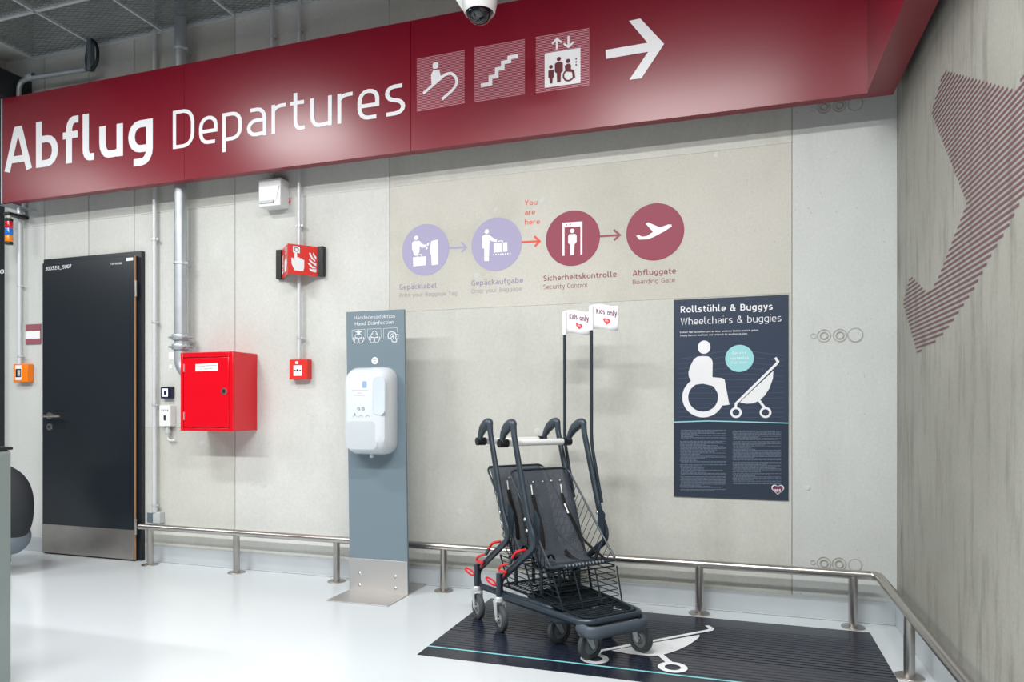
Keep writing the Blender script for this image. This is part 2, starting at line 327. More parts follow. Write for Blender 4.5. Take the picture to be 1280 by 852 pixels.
# form-tie plugs: three rows of concentric marks near the corner, and scattered small plugs
for T, pts in ((crop(3.38, 960, 600), ((190, 347, 9, 0), (236, 350, 26, 1), (300, 353, 26, 1), (368, 358, 25, 2))),
               (crop(2.367, 980, 100), ((87, 757, 7, 0), (118, 756, 18, 1), (165, 755, 18, 1), (211, 754, 20, 2))),
               (crop(2.367, 980, 100), ((87, 87, 7, 0), (118, 82, 17, 1), (164, 77, 17, 1), (211, 71, 19, 2)))):
    s = 3.38 if T(0, 0)[0] == 960 else 2.367
    for x, y, r, k in pts:
        c = onY(*T(x, y)); rr = r/s*(c.y+CD)/FPX*.97
        mb = MB(); ring(mb, c, rr*.9, rr, h=.0025)
        if k == 1: ring(mb, c, rr*.45, rr*.6, h=.004)
        mb.build('anchor_ring', 'ring_mark', wb)
        if k == 2: MB().lathe([(0.0001, 0), (0.0001, .002), (rr*.88, .002), (rr*.88, 0)], c, (0, -1, 0), 28).build('anchor_plug', 'conc_cool', wb)
for x, y, r in ((672, 540, 5), (678, 250, 4), (596, 345, 4), (896, 193, 3.5), (574, 640, 5), (252, 555, 5), (320, 545, 4), (620, 262, 3), (330, 605, 5), (1010, 610, 3)):
    c = onY(x, y); rr = r*4/FPX; MB().lathe([(0.0001, .0), (.0001, .0015), (rr*.8, .0015), (rr, 0)], c, (0, -1, 0), 20).build('anchor_plug', 'conc_cool', wb)
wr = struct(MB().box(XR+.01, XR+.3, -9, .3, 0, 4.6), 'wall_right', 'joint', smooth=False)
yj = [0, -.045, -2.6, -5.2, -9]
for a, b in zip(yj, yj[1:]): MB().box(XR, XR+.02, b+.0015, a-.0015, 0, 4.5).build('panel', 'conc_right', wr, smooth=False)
bs = MB(); bs.box(-3.905, XR, -.012, 0, 0, .108); bs.box(-3.905, XR, -.02, 0, 0, .006); struct(bs, 'baseboard_back', 'epoxy_base', bevel=.003)
struct(MB().box(-6.2, -4.84, -.012, 0, 0, .108), 'baseboard_left', 'epoxy_base', bevel=.003)
struct(MB().box(XR-.012, XR, -6, -.012, 0, .108), 'baseboard_right', 'epoxy_base', bevel=.003)
struct(MB().box(-12, XR+.3, -12, .3, 4.5, 4.7), 'ceiling', 'conc_dark', smooth=False)
# lower soffit left of the mesh panels
MX = onY(45, 75, 0).x; MZ = onY(45, 75, 0).z
so = MB(); so.box(-9, MX-.02, -6, 0, MZ+.03, 4.5); so.box(-9, MX-.30, -6, 0, MZ-.10, MZ+.03); struct(so, 'trim_1', 'conc_mid', smooth=False)
# dark wall element left of the concrete
dk = onY(6, 400, 0).x
d2 = MB(); d2.box(XL, dk, -.07, -.001, 0.0, 3.42); door2 = struct(d2, 'door_2', 'door_black', bevel=.003)
text_into(MB(), '3003.E0', onY(-30, 344, -.072), onY(5, 341.5, -.072), onY(-30, 339, -.072), .13, (0, -1, 0)).build('lettering', 'vinyl_white', door2, smooth=False)
# ---- door_1
fr = MB(); DX0, DX1 = -4.84, onY(177, 313, -.03).x; DZ = onY(177, 313.3, -.03).z
fr.box(DX0, DX1, -.03, 0, DZ-.05, DZ); fr.box(DX1-.05, DX1, -.03, 0, 0, DZ-.0505); fr.box(DX0, DX0+.05, -.03, 0, 0, DZ-.0505); fr.box(DX0+.051, DX1-.051, -.012, -.001, 0, DZ-.051)
door = struct(fr, 'door_1', 'door_black')
LX0, LX1 = onY(53, 500, -.06).x, onY(167.8, 500, -.06).x; LZ = DZ-.035
MB().box(LX0, LX1, -.06, -.02, .008, LZ).build('door_leaf', 'door_black', door, bevel=.002)
MB().box(LX1, LX1+.002, -.058, -.046, .008, LZ).build('door_edge', 'wood_edge', door)
MB().box(LX0+.002, LX1-.002, -.063, -.06, .012, .215).build('kick_plate', 'steel_plate', door)
for zz, h in ((onY(170, 361, -.05).z, .11), (.24, .11)):
    MB().cyl((LX1+.014, -.062, zz-h/2), (LX1+.014, -.062, zz+h/2), .008, 12).build('hinge', 'steel', door)
hc = onY(62, 519.7, -.06); hd = MB(); hd.lathe([(.0001, 0), (.0001, .008), (.024, .008), (.026, 0)], hc, (0, -1, 0))
hd.tube(rounded([(hc, 0), (hc+Vector((0, -.055, 0)), .02), (onY(75.5, 519.7, -.115), 0)], 4), .0095, 10)
hd.tube([onY(55.5, 519.9, -.105), hc+Vector((0, -.05, 0))], .008, 8); hd.build('door_handle', 'steel', door)
lc = onY(62, 533.4, -.06); MB().lathe([(.0001, 0), (.0001, .006), (.024, .006), (.026, 0)], lc, (0, -1, 0)).build('lock_rosette', 'steel', door)
MB().lathe([(.0001, 0), (.0001, .004), (.008, .004), (.008, 0)], lc+Vector((0, -.006, 0)), (0, -1, 0), 12).build('key_cylinder', 'frame_black', door)
DT = crop(9.846, 50, 310); q = lambda x, y: onY(*DT(x, y), -.0615)
text_into(MB(), '3003.E0_.9U07', q(68, 276), q(385, 243), q(68, 232), .125, (0, -1, 0)).build('lettering', 'vinyl_white', door, smooth=False)
text_into(MB(), 'T30-RS/BR', q(868, 205), q(1008, 196), q(868, 183), .15, (0, -1, 0)).build('lettering', 'vinyl_white', door, smooth=False)
MB().poly([q(1062, 120), q(1145, 114), q(1145, 149), q(1062, 158)]).build('sticker', 'vinyl_white', door, smooth=False)
# ---- mesh ceiling
ce = struct(MB().box(-9, XR, -.002, .004, MZ+.55, MZ+.6), 'trim_2', 'conc_dark', smooth=False)
def mesh_rail(x0, x1, y0, y1, n='rail'): return MB().box(x0, x1, y0, y1, MZ-.005, MZ+.03).build(n, 'mesh_rail', mc, smooth=False)
mc = thing('mesh_ceiling', 'grey expanded metal mesh ceiling panels in pale frames above the red sign', 'ceiling panels', (MX, 0, MZ))
NX, PW = 9, .6; YS = [-.015, -.47, -1.67, -2.87]
for i in range(NX+1): mesh_rail(MX+i*PW-.008, MX+i*PW+.008, YS[-1], YS[0])
for yy in YS: mesh_rail(MX, MX+NX*PW, yy-.011, yy+.011)
for i in range(NX):
    for a, b in zip(YS, YS[1:]):
        x0, x1, y0, y1 = MX+i*PW+.01, MX+(i+1)*PW-.01, b+.01, a-.01; mb = MB()
        for sgn in (1, -1):
            sl = .42*sgn; wd = x1-x0; c = y0-abs(sl)*wd if sgn > 0 else y0; end = y1 if sgn > 0 else y1+abs(sl)*wd
            while c < end:
                # line y = c + sl*(x-x0) clipped to the panel
                xa, xb = x0, x1
                lo, hi = sorted(((y0-c)/sl+x0, (y1-c)/sl+x0)); xa, xb = max(xa, lo), min(xb, hi)
                if xb-xa > .002:
                    p = Vector((xa, c+sl*(xa-x0), MZ+.008)); r_ = Vector((xb, c+sl*(xb-x0), MZ+.008)); t = Vector((-sl, 1, 0)).normalized()*.0014
                    z = Vector((0, 0, .003)); mb.add([p-t, p+t, r_+t, r_-t, p-t+z, p+t+z, r_+t+z, r_-t+z], [(0, 1, 2, 3), (4, 5, 6, 7), (0, 3, 7, 4), (1, 2, 6, 5)])
                c += .030
        o = mb.build('mesh_panel', 'mesh_wire', mc, smooth=False, kind='stuff')
# services seen dimly through the mesh
t = thing('sprinkler_pipe', 'red sprinkler pipe seen dimly above the mesh ceiling', 'pipe', (-5, -1.3, MZ+.4))
MB().tube([(-6, -.62, MZ+.34), (-4.35, -.62, MZ+.34), (-3.4, -.95, MZ+.34), (.5, -.95, MZ+.34)], .03, 12).build('pipe_run', 'conc_dark', t)
for x, y in ((-4.28, -.62), (-3.72, -.84)): MB().cyl((x, y, MZ+.22), (x, y, MZ+.32), .035).build('sprinkler_valve', 'mcp_red', t)
tag(MB().box(-6, .6, -.5, -.2, MZ+.40, MZ+.52).build('cable_tray', 'galv'), 'flat grey cable tray running above the mesh ceiling', 'cable tray')
# ------------------------------------------------------------------ big red direction sign
SY, SZ0, SZ1 = -.20, 2.523, 3.268; SX0, SX1 = -5.02, .564
sg = thing('direction_sign', 'long dark red wayfinding sign reading Abflug Departures with white arrow', 'sign', (SX0, SY, SZ0))
sx = onY(513.5, 100, SY).x; gp = .0015
for a, b in ((SX0, -3.4-gp), (-3.4+gp/4, sx-gp), (sx+gp, SX1)): MB().box(a, b, SY, SY+.055, SZ0, SZ1).build('sign_panel', 'sign_red', sg, smooth=False)
MB().box(SX1, SX1+.118, -5.2, SY+.055, SZ0, SZ1).build('sign_panel', 'sign_red', sg, smooth=False, label='return leg of the sign along the right wall')
MB().box(SX0-.012, SX0, SY-.003, SY+.06, SZ0-.005, SZ1).build('end_trim', 'galv', sg, smooth=False)
for xx in (-4.9, -3.4, -1.9, -.5): MB().box(xx-.02, xx+.02, SY+.055, -.001, SZ0+.08, SZ0+.12).build('wall_bracket', 'galv', sg, smooth=False)
e = .0012
S1 = crop(4.923, 0, 120); s1 = lambda x, y: onY(*S1(x, y), SY-e)
text_into(MB(), 'Abflug', s1(32, 470), s1(940, 341), s1(32, 196+14), .158, (0, -1, 0)).build('lettering', 'vinyl_white', sg, smooth=False, label='bold white word Abflug')
S2 = crop(4.129, 210, 80); s2 = lambda x, y: onY(*S2(x, y), SY-e)
text_into(MB(), 'Departures', s2(25, 440), s2(1224, 257), s2(25, 243), .092, (0, -1, 0)).build('lettering', 'vinyl_white', sg, smooth=False, label='thin white word Departures')
S3 = crop(3.556, 500, 0); s3 = lambda x, y, k=1: onY(*S3(x, y), SY-e*k)
def hatch(quad, name, extra=None):
    """square of fine horizontal lines with the white pictogram as one print"""
    a, b, c, d = [s3(*p) for p in quad]; mb = MB(); n = 34
    for i in range(n):
        t0, t1 = i/n, (i+.42)/n
        mb.poly([a.lerp(d, t0), b.lerp(c, t0), b.lerp(c, t1), a.lerp(d, t1)])
    return mb.build(name, 'hatch_pink', sg, smooth=False)
def P3(pts, k=2): return [s3(x, y, k) for x, y in pts]
def smoothpts(pts, r, n=4, closed=True): return rounded([(Vector(p), r) for p in pts], n, closed)
h1 = hatch(((75, 262), (287, 223), (287, 462), (75, 500)), 'escalator_pictogram')
m_ = MB(); m_.poly(smoothpts(P3([(145, 279), (171, 275), (171, 303), (145, 307)]), .012))
m_.poly(P3([(138, 330), (148, 313), (165, 309), (176, 315), (180, 337), (197, 330), (175, 352), (140, 385)]))
m_.ribbon(smoothpts(P3([(103, 416), (205, 327), (235, 325), (257, 360), (240, 395), (187, 441)]), .022, 4, False), .016, (0, -1, 0))
m_.build('pictogram_print', 'vinyl_white', h1, smooth=False)
h2 = hatch(((331, 213), (555, 174), (555, 422), (331, 458)), 'stairs_pictogram')
MB().ribbon(P3([(359, 380), (402, 372), (402, 343), (430, 338), (430, 308), (457, 303), (457, 278), (486, 272), (486, 256), (525, 249)]), .021, (0, -1, 0)).build('pictogram_print', 'vinyl_white', h2, smooth=False)
h3 = hatch(((604, 165), (842, 125), (842, 382), (604, 418)), 'lift_pictogram')
m_ = MB(); m_.poly(P3([(643, 238), (802, 212), (802, 368), (643, 390)]))
for l in ([(697, 219), (697, 174)], [(676, 195), (697, 173), (718, 188)], [(749, 160), (749, 206)], [(728, 194), (749, 209), (772, 186)]): m_.ribbon(P3(l), .0105, (0, -1, 0))
m_.build('pictogram_print', 'vinyl_white', h3, smooth=False)
m_ = MB(); M = lambda pts: m_.poly(P3(pts, 3))
for x, y, r in ((671, 297, 8.5), (706, 262, 9.5), (747, 271, 9.5), (783, 262, 3.5), (783, 275, 3.5), (783, 288, 3.5)): m_.poly(circ(s3(x, y, 3), r/3.556*3.75/FPX, UX, UZ, 16))
M([(659, 314), (684, 309), (684, 343), (679, 347), (677, 371), (666, 372), (664, 348), (659, 345)])
M([(688, 284), (698, 276), (716, 274), (724, 280), (724, 316), (715, 325), (714, 364), (698, 366), (697, 326), (688, 320)])
M([(732, 292), (742, 284), (756, 283), (761, 292), (759, 308), (774, 310), (779, 345), (768, 347), (764, 320), (735, 318)])
m_.ribbon(circ(s3(750, 334, 3), 24/3.556*3.72/FPX, UX, UZ, 28), .0085, (0, -1, 0), True)
m_.build('people_print', 'sign_red_under', h3, smooth=False)
MB().poly(P3([(914, 222), (1100, 190), (1018, 93), (1068, 82), (1174, 195), (1073, 348), (1019, 355), (1103, 230), (916, 262)])).build('arrow', 'vinyl_white', sg, smooth=False)
# ------------------------------------------------------------------ wall graphics: the journey icons
QA = crop(5.325, 480, 230); qa = lambda x, y, k=1: onY(*QA(x, y), -.001*k)
QB = crop(5.327, 660, 230); qb = lambda x, y, k=1: onY(*QB(x, y), -.001*k)
def journey(f, cx, cy, r, m, label, cat='pictogram', group=None):
    c = f(cx, cy); R_ = r/5.326*(c-_C).dot(_F)/FPX
    tt = thing('wall_pictogram', label, cat, c)
    MB().poly(circ(c, R_, UX, UZ, 56)).build('disc', m, tt, smooth=False); return tt, R_
def head(mb, f, x, y, r): mb.poly(circ(f(x, y, 2), r/5.326*3.85/FPX, UX, UZ, 20))
t1, _ = journey(qa, 275, 437, 171.5, 'lilac', 'pale lilac round wall pictogram of a person at a check-in kiosk')
m_ = MB(); head(m_, qa, 215, 357, 16); A = lambda pts, f=qa: m_.poly([f(x, y, 2) for x, y in pts])
A([(187, 390), (200, 378), (235, 377), (262, 402), (280, 402), (280, 420), (252, 424), (238, 410), (235, 455), (213, 478), (200, 470), (187, 430)])
A([(193, 487), (278, 480), (278, 540), (195, 548)]); A([(316, 378), (361, 368), (361, 534), (318, 540), (315, 480), (304, 440)]); A([(283, 408), (292, 388), (302, 390), (294, 412)]); A([(277, 432), (283, 416), (293, 418), (286, 436)])
m_.ribbon([qa(x, y, 2) for x, y in ((222, 484), (224, 470), (248, 468), (252, 481))], .005, (0, -1, 0))
m_.build('icon', 'print_white', t1, smooth=False)
c1 = text_into(MB(), 'Gepäcklabel', qa(103, 702), qa(350, 690), qa(103, 668), .135, (0, -1, 0)).build('caption', 'lilac_text', t1, smooth=False)
text_into(MB(), 'Print your Baggage Tag', qa(103, 752), qa(485, 736), qa(103, 726), .10, (0, -1, 0)).build('caption', 'faded_text', t1, smooth=False)
t2, _ = journey(qa, 748, 400, 178, 'lilac', 'pale lilac round wall pictogram of a person dropping a suitcase on a belt')
m_ = MB(); head(m_, qa, 684, 315, 16)
A([(652, 350), (668, 336), (700, 335), (725, 358), (752, 370), (750, 385), (718, 380), (702, 370), (698, 512), (668, 512), (668, 430), (655, 425)])
A([(730, 394), (786, 389), (787, 451), (731, 456)]); A([(792, 389), (820, 386), (822, 448), (793, 451)])
m_.ribbon([qa(x, y, 2) for x, y in ((758, 392), (760, 379), (788, 377), (790, 389))], .005, (0, -1, 0))
for i in range(8): head(m_, qa, 730+i*15.7, 469-i*.9, 5.5)
m_.build('icon', 'print_white', t2, smooth=False)
text_into(MB(), 'Gepäckaufgabe', qa(582, 676), qa(925, 655), qa(582, 641), .135, (0, -1, 0)).build('caption', 'lilac_text', t2, smooth=False)
text_into(MB(), 'Drop your Baggage', qa(582, 726), qa(915, 708), qa(582, 698), .10, (0, -1, 0)).build('caption', 'faded_text', t2, smooth=False)
t3, _ = journey(qb, 297, 360, 184.5, 'bordeaux', 'dark red round wall pictogram of a person in a security gate')
m_ = MB(); head(m_, qb, 295, 311, 15)
A([(229, 257), (362, 248), (362, 468), (349, 469), (349, 281), (243, 288), (243, 476), (229, 477)], qb)
A([(268, 345), (275, 334), (316, 332), (324, 342), (324, 385), (310, 400), (306, 472), (283, 473), (281, 405), (267, 390)], qb)
m_.build('icon', 'print_white', t3, smooth=False)
m_ = MB()
for x, y in ((255, 271), (281, 268)): m_.poly(circ(qb(x, y, 3), .0045, UX, UZ, 12))
m_.build('gate_lamp', 'bordeaux_text', t3, smooth=False)
text_into(MB(), 'Sicherheitskontrolle', qb(103, 645), qb(590, 616), qb(103, 609), .14, (0, -1, 0)).build('caption', 'bordeaux_text', t3, smooth=False)
text_into(MB(), 'Security Control', qb(103, 700), qb(397, 686), qb(103, 669), .085, (0, -1, 0)).build('caption', 'bordeaux_text', t3, smooth=False)
t4, _ = journey(qb, 845, 318, 190.5, 'bordeaux', 'dark red round wall pictogram of a departing aeroplane')
MB().poly([qb(x, y, 2) for x, y in ((720, 344), (738, 339), (760, 350), (790, 346), (832, 318), (783, 262), (800, 254), (878, 288), (935, 268), (955, 269), (958, 282), (905, 316), (835, 353), (795, 367), (742, 370))]).build('icon', 'print_white', t4, smooth=False)
text_into(MB(), 'Abfluggate', qb(697, 611), qb(985, 594), qb(697, 574), .14, (0, -1, 0)).build('caption', 'bordeaux_text', t4, smooth=False)
text_into(MB(), 'Boarding Gate', qb(697, 666), qb(978, 650), qb(697, 637), .085, (0, -1, 0)).build('caption', 'bordeaux_text', t4, smooth=False)
for f, a, b, c, d, e_, m, lab in ((qa, (434, 425), (540, 420), (513, 386), (547, 420), (516, 452), 'lilac', 'pale lilac painted arrow between the two lilac pictograms'),
                         (qa, (916, 386), (1028, 380), (1000, 346), (1036, 380), (1003, 415), 'salmon', 'salmon red painted arrow below the words You are here'),
                         (qb, (478, 347), (604, 340), (571, 304), (611, 338), (573, 374), 'bordeaux_text', 'dark red painted arrow between the security and aeroplane pictograms')):
    mb = MB(); mb.ribbon([f(*a), f(*b)], .0115, (0, -1, 0)); mb.ribbon([f(*c), f(*d), f(*e_)], .0115, (0, -1, 0))
    tag(mb.build('painted_arrow', m, smooth=False), lab, 'arrow')
yh = thing('wall_lettering', 'salmon red words You are here painted above the middle arrow', 'lettering', qa(937, 270))
for wd, a, b, c in (('You', (937, 140), (1020, 136), (937, 108)), ('are', (937, 206), (1005, 201), (937, 170)), ('here', (937, 270), (1038, 265), (937, 236))): text_into(MB(), wd, qa(*a), qa(*b), qa(*c), .12, (0, -1, 0)).build('word', 'salmon', yh, smooth=False)
# ------------------------------------------------------------------ striped bird-like graphic on the right wall
pl = [(1179.8, 88), (1268, 112.6), (1279.8, 94), (1330, 20), (1362, 90), (1330, 165), (1280, 243), (1259.5, 285), (1240, 317), (1217, 362), (1186.9, 407), (1172.8, 424), (1147, 441), (1129, 379), (1138, 344), (1158, 364), (1170.4, 354), (1209, 253.4), (1164.3, 140.8)]
pw = [onX(x, y, XR) for x, y in pl]
st = thing('striped_wall_graphic', 'large arrow shape of thin dark red stripes painted on the right concrete wall', 'wall graphic', (XR, -1.2, 1.3))
z = min(p.z for p in pw)+.006; dz = 3.9/FPX*4.15; xx = XR-.001
while z < max(p.z for p in pw):
    xs = []
    for i in range(len(pw)):
        a, b = pw[i], pw[(i+1) % len(pw)]
        if (a.z-z)*(b.z-z) < 0: xs.append(a.y+(b.y-a.y)*(z-a.z)/(b.z-a.z))
    xs.sort()
    for a, b in zip(xs[::2], xs[1::2]):
        if b-a > .01: MB().poly([(xx, a, z-dz*.23), (xx, b, z-dz*.23), (xx, b, z+dz*.23), (xx, a, z+dz*.23)]).build('stripe', 'stripe_red', st, smooth=False)
    z += dz
# ------------------------------------------------------------------ poster
TL, TR, BL, BR = onY(842.3, 374.5, -.006), onY(985.7, 368.3, -.006), onY(842.2, 620, -.006), onY(985.4, 625.7, -.006)
po = thing('poster', 'navy poster with wheelchair and buggy pictograms headed Rollstühle & Buggys', 'poster', ((TL.x+TR.x)/2, 0, BL.z))
x0, x1, zt, zb = (TL.x+BL.x)/2, (TR.x+BR.x)/2, (TL.z+TR.z)/2, (BL.z+BR.z)/2
MB().box(x0, x1, -.006, -.0005, zb, zt).build('board', 'navy_dark', po, smooth=False)
P1 = crop(6.088, 830, 360); p1 = lambda x, y, k=1: onY(*P1(x, y), -.0065-.0008*k)
P2 = crop(6.553, 840, 400); p2 = lambda x, y, k=1: onY(*P2(x, y), -.0065-.0008*k)
P5 = crop(5.682, 830, 490); p5 = lambda x, y, k=1: onY(*P5(x, y), -.0065-.0008*k)
zc = p2(500, 833).z
MB().poly([(x0+.0005, -.0066, zc), (x1-.0005, -.0066, zc), (x1-.0005, -.0066, zt-.0005), (x0+.0005, -.0066, zt-.0005)]).build('upper_field', 'navy', po, smooth=False)
words('heading_word', 'vinyl_white', po, 'Rollstühle & Buggys', p1(127, 187), p1(828, 163), p1(127, 137), .155, (0, -1, 0))
words('heading_word', 'vinyl_white', po, 'Wheelchairs & buggies', p1(127, 279), p1(893, 252), p1(127, 227), .09, (0, -1, 0))
mb = text_into(MB(), 'Einfach hier ausleihen und an einer anderen Station zurück geben.', p1(122, 342), p1(722, 325), p1(122, 329), .12, (0, -1, 0))
text_into(mb, 'Simply borrow one here and return it to another station.', p1(122, 367), p1(635, 352), p1(122, 354), .12, (0, -1, 0)); mb.build('subheading', 'vinyl_white', po, smooth=False)
mb = MB()
for k in range(13):
    am = max(0, 1-k/8.5); pts = []
    for i in range(25):
        u = i/24; x = 14+u*940; y = 332+38*k-am*68*math.exp(-((u-.52)/.36)**2)+(am*-14 if False else 0)-am*30*u*(1-am*.0)
        if k > 5: y += 10*math.sin(u*3)
        pts.append(p2(x, y, .5))
    mb.ribbon([p for p in pts if x0 < p.x < x1], .0035, (0, -1, 0))
mb.build('wave_lines', 'navy_line', po, smooth=False)
MB().ribbon([p2(x, y, 1) for x, y in ((14, 834), (150, 830), (300, 825), (550, 831), (954, 843))], .0055, (0, -1, 0)).build('cyan_line', 'cyan', po, smooth=False)
m_ = MB(); B2 = lambda pts, r=0: m_.poly(smoothpts([p2(x, y, 2) for x, y in pts], r) if r else [p2(x, y, 2) for x, y in pts])
B2([(213, 168), (314, 165), (314, 274), (213, 277)], .032)
B2([(155, 500), (137, 460), (135, 425), (150, 375), (180, 318), (210, 298), (250, 294), (295, 296), (322, 312), (333, 345), (331, 466), (410, 474), (430, 486), (470, 692), (405, 700), (388, 620), (340, 540), (254, 520), (180, 530)])
cc = p2(254, 631, 2); m_.ribbon(circ(cc, 144/6.553*3.6/FPX, UX, UZ, 48), 48/6.553*3.6/FPX, (0, -1, 0), True)
m_.ribbon([p2(x, y, 2) for x, y in ((846, 306), (868, 340), (856, 357), (525, 682), (520, 718))], .0125, (0, -1, 0))
B2([(830, 415), (826, 480), (797, 560), (757, 620), (712, 662), (662, 681), (610, 684), (556, 672), (690, 545)])
m_.ribbon([p2(712, 655, 2), p2(762, 722, 2)], .013, (0, -1, 0))
for x in (524, 766): m_.ribbon(circ(p2(x, 756, 2), 36/6.553*3.6/FPX, UX, UZ, 32), 18/6.553*3.6/FPX, (0, -1, 0), True)
m_.build('pictogram_print', 'vinyl_white', po, smooth=False)
MB().poly(circ(p2(552, 313, 2), 112/6.553*3.58/FPX, UX, UZ, 40)).build('round_badge', 'cyan', po, smooth=False)
mb = text_into(MB(), 'Service', p2(494, 280, 3), p2(610, 274, 3), p2(494, 259, 3), .15, (0, -1, 0)); text_into(mb, 'kostenlos', p2(474, 322, 3), p2(630, 316, 3), p2(474, 301, 3), .15, (0, -1, 0)); text_into(mb, 'For free', p2(488, 360, 3), p2(612, 354, 3), p2(488, 338, 3), .1, (0, -1, 0))
mb.build('badge_lettering', 'vinyl_white', po, smooth=False)
mb = MB(); rnd = random.Random(3)
for xa, xb, ya, yb, heads in ((114, 440, 268, 700, (268, 345, 512, 597, 688)), (486, 832, 274, 655, (274, 348, 495, 575, 640))):
    y = ya; nxt = 0
    while y < yb:
        full = rnd.random() < .55; xe = xb if full else xa+(xb-xa)*rnd.uniform(.25, .95)
        x = xa+(0 if rnd.random() < .5 else 6)
        while x < xe:
            wl = rnd.uniform(10, 34); mb.poly([p5(x, y), p5(min(x+wl, xe), y), p5(min(x+wl, xe), y+2.4), p5(x, y+2.4)]); x += wl+4
        y += 7.6
        if nxt < len(heads)-1 and y > heads[nxt+1]-9: y = heads[nxt+1]+2; nxt += 1
mb.build('small_print', 'poster_text', po, smooth=False)
def heart(mb, c, ux, uz, s):
    pts = []
    for i in range(40):
        a = 2*math.pi*i/40; pts.append(c+ux*(16*math.sin(a)**3)*s/34+uz*(13*math.cos(a)-5*math.cos(2*a)-2*math.cos(3*a)-math.cos(4*a)+2.5)*s/34)
    return mb.poly(pts)
hc_ = p5(808, 695, 1)
heart(MB(), hc_, UX, UZ, 88/5.682*3.57/FPX).build('heart_emblem', 'vinyl_white', po, smooth=False)
heart(MB(), hc_+Vector((0, -.0008, 0)), UX, UZ, 74/5.682*3.57/FPX).build('heart_emblem', 'flag_text', po, smooth=False)
text_into(MB(), 'BER', p5(786, 707, 3), p5(830, 706, 3), p5(786, 688, 3), .2, (0, -1, 0)).build('emblem_lettering', 'vinyl_white', po, smooth=False)
# ------------------------------------------------------------------ floor decal
FX0, FX1, FY0, FY1 = -1.312, .580, -1.098, -.172; zf = .002
fm = thing('floor_decal', 'dark navy striped floor decal with white buggy symbol and cyan line', 'floor decal', (FX0, FY0, 0))
MB().box(FX0, FX1, FY0, FY1, .0003, zf).build('sheet', 'mat_navy', fm, smooth=False)
mb = MB(); yc = onZ(820, 841, 0).y
y = FY1-.13
while y > yc+.03: mb.poly([(FX0, y, zf+.0004), (FX1, y, zf+.0004), (FX1, y-.010, zf+.0004), (FX0, y-.010, zf+.0004)]); y -= .031
mb.build('stripes', 'mat_line', fm, smooth=False)
MB().poly([(FX0, yc-.006, zf+.0008), (FX1, yc-.006, zf+.0008), (FX1, yc+.006, zf+.0008), (FX0, yc+.006, zf+.0008)]).build('cyan_line', 'mat_cyan', fm, smooth=False)
PF = crop(8, 740, 770); pf = lambda x, y: onZ(*PF(x, y), zf+.0022)
m_ = MB(); m_.poly([pf(*p) for p in ((1130, 92), (1172, 90), (1222, 122), (1210, 142), (1160, 150), (640, 250), (108, 348), (92, 362), (80, 390), (55, 388), (78, 335), (395, 272), (610, 235), (1150, 132), (1168, 122), (1145, 103))])
m_.poly([pf(*p) for p in ((195, 340), (620, 262), (1075, 183), (1072, 205), (1040, 235), (960, 290), (850, 340), (740, 376), (640, 392), (560, 391), (470, 385), (330, 368))])
m_.poly([pf(*p) for p in ((648, 380), (712, 378), (812, 462), (745, 468))])
for cx in ((807, 508), (27, 422)):
    m_.ribbon(circ(pf(*cx), .0455, UX, UY, 40), .027, (0, 0, 1), True)
m_.build('buggy_print', 'mat_white', fm, smooth=False)
# ------------------------------------------------------------------ guard rail
gr = thing('guard_rail', 'low brushed steel tube guard rail along the wall and round the corner', 'rail', (-1.6, -.105, 0))
RZ, RY, RX = .2545, -.105, .628
MB().tube(rounded([(Vector((-3.865, RY, RZ)), 0), (Vector((RX, RY, RZ)), .035), (Vector((RX, -5, RZ)), 0)], 6), .0212, 16).build('rail_tube', 'steel', gr)
for x, y in [(-3.776, RY), (-3.072, RY), (-2.335, RY), (-1.625, RY), (-.912, RY), (-.198, RY), (.518, RY), (RX+.004, -.72), (RX+.004, -1.6), (RX+.004, -2.5)]:
    mb = MB(); mb.cyl((x, y, .003), (x, y, RZ-.01), .0205, 18); o = mb.build('post', 'steel', gr)
    MB().lathe([(.0001, 0), (.0001, .005), (.052, .005), (.054, .003), (.054, 0)], (x, y, 0), UZ, 28).build('flange', 'steel_plate', o)
# ------------------------------------------------------------------ sanitizer stand
BY = -.258
bl, br_, tl, tr = onY(437, 712, BY), onY(509, 716, BY), onY(432.6, 389.9, BY), onY(505.3, 386, BY)
ss = thing('sanitizer_stand', 'tall slate grey hand disinfection board on a steel floor plate', 'stand', (-1.96, BY, 0))
d = Vector((0, .016, 0)); lean = tl.x-bl.x
zb_, zt_ = .11, (tl.z+tr.z)/2; XA, XB = bl.x, -1.778
def brd(u, z, y=BY): return Vector((XA+(XB-XA)*u+lean*(z-zb_)/(zt_-zb_), y, z))
MB().hexa([brd(0, .02), brd(1, .02), brd(1, zt_), brd(0, zt_)], [brd(0, .02)+d, brd(1, .02)+d, brd(1, zt_)+d, brd(0, zt_)+d]).build('board', 'board_grey', ss, bevel=.0015)
fp = MB(); fp.box(-2.148, -1.775, -.5, -.012, 0, .006); fp.hexa([brd(0, .004, BY-.004), brd(1, .004, BY-.004), brd(1, .19, BY-.004), brd(0, .19, BY-.004)], [brd(0, .004, BY-.001), brd(1, .004, BY-.001), brd(1, .19, BY-.001), brd(0, .19, BY-.001)])
pl_ = fp.build('floor_plate', 'steel_light', ss, bevel=.001)
G4 = crop(4.26, 390, 570)
for x, y in ((255, 622), (445, 642), (255, 685), (445, 704)): MB().lathe([(.0001, 0), (.0001, .006), (.004, .006), (.010, .001), (.010, 0)], onY(*G4(x, y), BY-.004), (0, -1, 0), 12).build('bolt', 'steel', pl_)
G3 = crop(14.2, 430, 380); g3 = lambda x, y: onY(*G3(x, y), BY-.001)
text_into(MB(), 'Händedesinfektion', g3(182, 272), g3(905, 240), g3(182, 212), .085, (0, -1, 0)).build('lettering', 'vinyl_white', ss, smooth=False)
